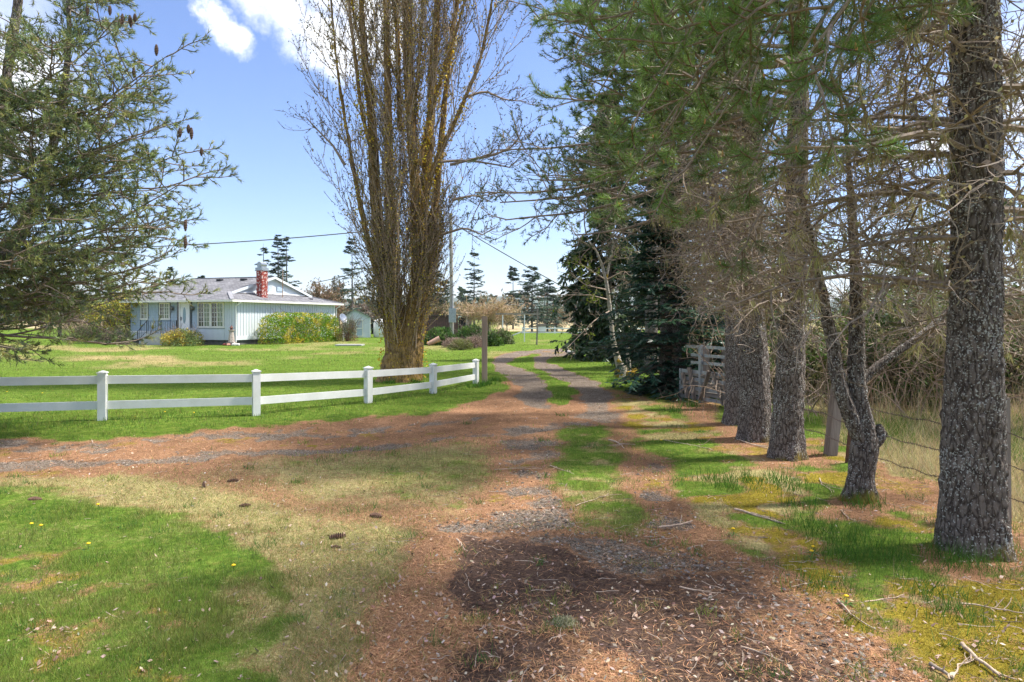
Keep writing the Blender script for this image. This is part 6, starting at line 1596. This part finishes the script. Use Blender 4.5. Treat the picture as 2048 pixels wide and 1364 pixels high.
# meadow beyond the wire
x, y = scatter(130000, pxr=(1500, 2500), pyr=(790, 1300)); k = cond(x, y, 'meadow', 1.2, .2); x, y = x[k], y[k]
g1 = (noise2(x, y, 1.2, 2, 9)[:, None] + rng.normal(0, .12, (len(x), 1))) > .54
c = np.where(g1, np.array([.12, .19, .035]), np.array([.44, .36, .20]))
blades('meadow_grass', 'long pale dry grass with green tufts beyond the barbed wire', x, y, rng.uniform(.05, .26, len(x)) * (.5 + noise2(x, y, 1.1, 2, 3)), np.maximum(.004, .0008 * y), c, .2, .5)
x = rng.uniform(5, 12, 900); y = rng.uniform(11.5, 13.5, 900)
blades('dry_stalks', 'tall straw coloured dry stalks in front of the thicket', x, y, rng.uniform(.4, 1.1, 900), np.full(900, .008), (.45, .36, .22), .2, .25)
# tall fresh tufts by the trunks
tf = [(1905, 1125), (1950, 1130), (2010, 1105), (1885, 1110), (1600, 1010), (1650, 1065), (1700, 1085), (1760, 1090), (1560, 960), (1430, 960), (1460, 975), (1790, 1120), (1640, 1170), (1900, 1230), (1840, 1180), (1500, 960), (1730, 1010), (1580, 975), (1680, 1115), (1740, 1125), (1610, 1050),
      (1380, 815), (1350, 825), (990, 765), (975, 772), (965, 775), (780, 770), (830, 768), (950, 778), (1270, 760), (1225, 765)]
xs, ys = [], []
for px, py in tf:
    X, Y = GP(px, py); m = 110; xs.append(X + rng.normal(0, .11, m)); ys.append(Y + rng.normal(0, .11, m))
x = np.concatenate(xs); y = np.concatenate(ys)
blades('tall_tufts', 'taller fresh grass tufts round the pine feet and fence end', x, y, rng.uniform(.08, .22, len(x)), np.maximum(.0045, .0009 * y), (.065, .16, .02), .25, .35)

# loose clumps that break up the turf
nc_ = 520; cx, cy = scatter(nc_, pxr=(-200, 2250), pyr=(830, 1450)); k = rng.random(nc_) < np.clip(lookup('green', cx, cy) * .8 + lookup('dry', cx, cy) * .55 + lookup('moss', cx, cy) * .5 + lookup('need', cx, cy) * .10 + lookup('soil', cx, cy) * .2, 0, 1)
cx, cy = cx[k], cy[k]; m = 34; x = np.repeat(cx, m) + rng.normal(0, .035, len(cx) * m) * (1 + np.repeat(cy, m) * .06); y = np.repeat(cy, m) + rng.normal(0, .035, len(cx) * m) * (1 + np.repeat(cy, m) * .06)
cc = np.where(rng.random((len(cx), 1)) < .35, np.array([.20, .26, .05]), np.array([.06, .16, .03])); blades('grass_clumps', 'scattered small clumps of coarser grass on turf and verge', x, y, rng.uniform(.03, .10, len(x)), np.maximum(.0042, .0009 * y), np.repeat(cc, m, 0), .25, .55)

def flat_bits(name, label, x, y, L, w, col, var, cat, lift=.006, curl=.25, mat=None, hue=.06):
    n = len(x); a = rng.uniform(0, 2 * pi, n); z = height(x, y) + rng.uniform(.001, lift, n)
    p = np.stack([x, y, z], -1); d = np.stack([np.cos(a), np.sin(a), rng.normal(0, curl, n)], -1) * L[:, None]; s = np.stack([-np.sin(a), np.cos(a), rng.normal(0, curl, n)], -1) * (w / 2)[:, None]
    V = np.stack([p - d / 2, p - s, p + d / 2, p + s], 1); g = Geo(); g.add(V, np.arange(n * 4).reshape(-1, 4), cvar(n, col, var, 4, hue)); o = g.build(name, mat or M_DULL, kind='stuff'); tag(o, label, cat); return o
# fallen needles
x, y = scatter(260000, pxr=(-100, 2200), pyr=(800, 1500), pw=.8); k = cond(x, y, 'need', 1.0, .1) | (cond(x, y, 'dry', .25, .2)) | cond(x, y, 'soil', .10, 0) | cond(x, y, 'grav', .22, 0); x, y = x[k], y[k]
t_ = rng.random((len(x), 1)); c = np.array([.20, .10, .05]) * (1 - t_) + np.array([.58, .33, .18]) * t_
flat_bits('fallen_needles', 'rust brown fallen pine needles carpeting the drive and forks', x, y, rng.uniform(.04, .085, len(x)), np.maximum(.0024, .00055 * y), c, .25, 'pine needles', .012, .2)
# dead leaves, chips
x, y = scatter(19000, pxr=(-100, 2200), pyr=(770, 1500), pw=.75); k = rng.random(len(x)) < .25 + .0 * (lookup('green', x, y) > .5) * (y < 7) + .6 * np.clip(lookup('need', x, y) + .6 * lookup('grav', x, y), 0, 1) * np.clip((y - 4) / 6, .2, 1); k &= rng.random(len(x)) < np.where(lookup('green', x, y) > .5, .45, 1); x, y = x[k], y[k]
t_ = rng.random((len(x), 1)); c = np.array([.44, .35, .28]) * t_ + np.array([.20, .13, .09]) * (1 - t_)
flat_bits('dead_leaves', 'scattered pale dead leaves and wood chips', x, y, rng.uniform(.012, .040, len(x)), rng.uniform(.007, .026, len(x)), c, .2, 'leaf litter', .035, .4)
# loose stones
x, y = scatter(50000, pxr=(100, 2200), pyr=(820, 1500), pw=.9); k = rng.random(len(x)) < np.clip(lookup('grav', x, y) * .55, 0, 1) * np.clip(1.4 - lookup('soil', x, y) * 1.3, .03, 1); x, y = x[k], y[k]
g = Geo(); n = len(x); oc = np.array([[1, 0, 0], [0, 1, 0], [-1, 0, 0], [0, -1, 0], [0, 0, .6]]); s = (rng.uniform(.006, .017, n) * (1 + y * .04))[:, None, None]
a = rng.uniform(0, 2 * pi, n); R2 = np.stack([np.stack([np.cos(a), -np.sin(a)], -1), np.stack([np.sin(a), np.cos(a)], -1)], -2)
V = oc[None] * s * rng.uniform(.6, 1.3, (n, 5, 1)); V[..., :2] = np.einsum('nij,nkj->nki', R2, V[..., :2]); V = V + np.stack([x, y, height(x, y) - .002], -1)[:, None]
T = (np.arange(n) * 5)[:, None, None] + np.array([[0, 1, 4], [1, 2, 4], [2, 3, 4], [3, 0, 4]])[None]; g.add(V, T.reshape(-1, 3), cvar(n, (.17, .15, .13), .4, 5, .03)); o = g.build('loose_stones', M_DULL, kind='stuff'); tag(o, 'grey crushed stones lying in the wheel tracks', 'stones')
# short twigs without number
x, y = scatter(2600, pxr=(-100, 2250), pyr=(770, 1500), pw=.8); k = rng.random(len(x)) < np.clip((x / y + .45), .12, 1) * np.clip((y - 2.5) / 4, .25, .9); x, y = x[k], y[k]; n = len(x); a = rng.uniform(0, 2 * pi, n)
P = grow(np.stack([x, y, height(x, y) + .008], -1), np.stack([np.cos(a), np.sin(a), 0 * a], -1), rng.uniform(.05, .22, n), 5, (0, 0, 0), .2); P[..., 2] = height(P[..., 0], P[..., 1]) + .008 + np.abs(P[..., 2] * 0 + rng.normal(0, .006, P.shape[:2]))
V, Q = tubes(P, taper(P, np.maximum(.0025, .0004 * y), .0015), 3); g = Geo(); g.add(V, Q, cvar(1, (1.6, 1.5, 1.4), 0, 1)[0] * 1.5); o = g.build('short_twigs', M_TWIG, kind='stuff'); tag(o, 'many short grey twigs strewn over drive and verge', 'twigs')

# sticks one can pick out
STK = [((1405, 45 + 860 - 20), (1495, 95 + 860 - 55), .012, 'pale curved stick lying on the right wheel track near the upper grass strip')]
sticks = [((1220, 879), (1252, 896), .015, 'short pale stick with a bend on the right wheel track beside the grass strip'),
          ((1470, 1018), (1575, 1046), .014, 'long forked stick on the mossy verge left of the crooked tree foot'),
          ((1320, 1058), (1380, 1043), .013, 'grey branching stick at the edge of the right wheel track'),
          ((1676, 1203), (1745, 1262), .009, 'thin pale stick in front of a dandelion at the lower right'),
          ((1925, 1292), (1985, 1358), .016, 'thick lichen covered stick at the bottom right corner'),
          ((1860, 1335), (1900, 1364), .015, 'short dark lichened stick at the very bottom right'),
          ((1905, 1362), (1958, 1315), .007, 'slim bare stick crossing the lichen covered one'),
          ((1920, 1208), (2045, 1225), .008, 'long pale stick on the yellow moss below the largest trunk'),
          ((1680, 1018), (1716, 1042), .008, 'pale stick in grass just below the foot of the crooked tree'),
          ((1640, 955), (1670, 985), .009, 'weathered stick on the moss between the trunks'),
          ((1360, 1180), (1430, 1195), .007, 'thin curved stick on the dark wet drive'),
          ((1100, 930), (1142, 948), .008, 'grey stick lying across the left track by the grass strip'),
          ((990, 938), (1085, 936), .006, 'straight thin stick crossing the left wheel track'),
          ((912, 1080), (934, 1102), .009, 'small pale forked stick left of the dark wet patch'),
          ((1150, 1012), (1210, 985), .007, 'bent stick on the lower end of the near grass strip'),
          ((1728, 1245 - 40), (1805, 1190), .006, 'thin arched stick among the grass right of the thin pale one'),
          ((1480, 880), (1560, 905), .012, 'grey stick in the needles beside the twin trunks'),
          ((1330, 880), (1420, 900), .010, 'long thin grey stick on the verge left of the twin trunks'),
          ((1270, 1215), (1262, 1240), .005, 'tiny twig on the dark soil'),
          ((1480, 1300), (1570, 1330), .006, 'thin brown stick on the dark wheel track near the bottom')]
for i, ((ax, ay), (bx, by), r, lab) in enumerate(sticks):
    X0, Y0 = GP(ax, ay); X1, Y1 = GP(bx, by); A = np.array([X0, Y0, 0.]); Bv = np.array([X1, Y1, 0.]); tt = np.linspace(0, 1, 9)[:, None]
    P = (Bv - A) * tt; L = np.linalg.norm(Bv - A); nrm = norm(np.array([-(Bv - A)[1], (Bv - A)[0], 0])); P = P + nrm * (np.sin(tt * pi * 1.3 + i) - sin(i)) * .05 * L + rng.normal(0, .012 * L, P.shape) * [1, 1, .1]
    hh = height(P[:, 0] + A[0], P[:, 1] + A[1]); P[:, 2] = hh + r + .008
    g = Geo(); g.tube(P, np.linspace(r, r * .45, 9) * .8, 6, (1.9, 1.8, 1.7) if 'dark' not in lab[:12] else (.9, .9, .9)); PB, _ = spawn(P[None], 3, .25, .9, .7, .3 * L, 4, (0, 0, 0), .15); PB[..., 2] = np.maximum(PB[..., 2], .01)
    V, Q = tubes(PB, taper(PB, r * .45, r * .2), 4); g.add(V, Q, (1.8, 1.7, 1.6)); o = g.build('fallen_stick', M_TWIG, None, True); o.location = (A[0], A[1], 0); tag(o, lab, 'stick', 'fallen sticks')
# pine cones on the ground
MCN = mat_solid('dark_cone', (.16, .09, .06), (.06, .035, .025), 70, .8)
for i, (px, py, L, lab) in enumerate(((408, 972, .10, 'dark fallen pine cone standing on end, leftmost of the close group in the dry turf'), (466, 961, .12, 'dark fallen pine cone nearest the side drive'), (490, 1008, .11, 'dark fallen pine cone lowest of the close group in the dry turf'), (675, 1074, .14, 'long reddish fallen pine cone in the middle of the dry turf'),
                                      (752, 1031, .13, 'flat dark fallen pine cone near the worn left track'), (672, 1094, .08, 'small brown cone just below the long reddish one'), (955, 1211, .08, 'small dark cone at the left edge of the wet soil'), (70, 1000, .14, 'broad brown cone in the grass at the left edge'))):
    X, Y = GP(px, py); t = None; g = Geo(); pr = []
    for k in range(17): s = k / 16; pr.append((max(.003, L * .17 * sin(pi * (s * .88 + .07)) ** .7 * (1.4 if k % 2 else .7)), L * (s - .5)))
    g.lathe(pr, 9, (1, 1, 1)); V = g.V[0]; R_ = np.array([[0, 0, 1], [0, 1, 0], [-1, 0, 0]]) if i else np.eye(3); a = rng.uniform(-.5, .5); Rz = np.array([[cos(a), -sin(a), 0], [sin(a), cos(a), 0], [0, 0, 1]])
    g.V[0] = V @ R_.T @ Rz.T; o = g.build('pine_cone', MCN); o.location = (X, Y, float(height(np.array([X]), np.array([Y]))[0]) + L * .12); tag(o, lab, 'pine cone', 'fallen pine cones')
# dandelions
MY = mat_solid('dandelion_yellow', (.85, .55, .01), (.75, .45, .01), 40, .7); MG = mat_solid('dandelion_green', (.06, .15, .02), (.05, .12, .02), 9, .6)
for i, (px, py, lab) in enumerate(((63, 1057, 'left one of the pair of dandelions beside a pale leaf'), (82, 1060, 'right one of the pair of dandelions beside a pale leaf'), (196, 1017, 'dandelion at the top of the lush grass'), (177, 1099, 'dandelion in the lush grass below the pair'), (467, 1144, 'dandelion at the right side of the lush grass'),
                                   (1466, 1070, 'dandelion left of the pair on the mossy verge'), (1626, 1106, 'upper one of the dandelion pair on the verge'), (1623, 1116, 'lower one of the dandelion pair on the verge'), (1692, 1209, 'dandelion next to the thin pale stick'), (1322, 886, 'dandelion on the verge near the twin trunks'),
                                   (14, 789, 'dandelion seen between the fence rails at the left edge'), (85, 792, 'dandelion seen between the fence rails left of the first post'), (330, 832, 'dandelion below the lower rail left of the second post'), (387, 820, 'dandelion right under the lower rail'), (388, 833, 'dandelion lower down under the fence rail'), (270, 842, 'dandelion right of the first fence post foot'))):
    X, Y = GP(px, py); zz = float(height(np.array([X]), np.array([Y]))[0]); hh = .055; t = thing('dandelion', 'yellow ' + lab, 'dandelion', (X, Y, zz), group='dandelions in the grass')
    g = Geo(); g.lathe([(.001, hh), (.012, hh + .004), (.014 + Y * .0006, hh + .008), (.010, hh + .012), (.001, hh + .017)], 12, (1, 1, 1)); g.build('flower_head', MY, t, True)
    g = Geo(); g.tube([(0, 0, -.01), (.004, 0, hh)], .002, 5, (1, 1, 1))
    for k in range(6): a = k * 1.05; g.add([(0, 0, .004), (.03 * cos(a) - .008 * sin(a), .03 * sin(a) + .008 * cos(a), .018), (.07 * cos(a), .07 * sin(a), .012), (.03 * cos(a) + .008 * sin(a), .03 * sin(a) - .008 * cos(a), .018)], [[0, 3, 2, 1]], (1, 1, 1))
    g.build('stem', MG, t)
# fallen lichen clump
X, Y = GP(1128, 1251); g = Geo(); P = grow(rng.normal(0, .03, (260, 3)) * [1.1, .7, .1], norm(rng.normal(0, 1, (260, 3)) + [0, 0, .2]), .035, 4, (0, 0, 0), .4); V, Q = tubes(P, taper(P, .003, .0015), 3); g.add(V, Q, (.34, .32, .20)); o = g.build('lichen_clump', M_DULL); o.location = (X, Y, .02); tag(o, 'pale grey green clump of fallen lichen on the needles at bottom centre', 'lichen clump')
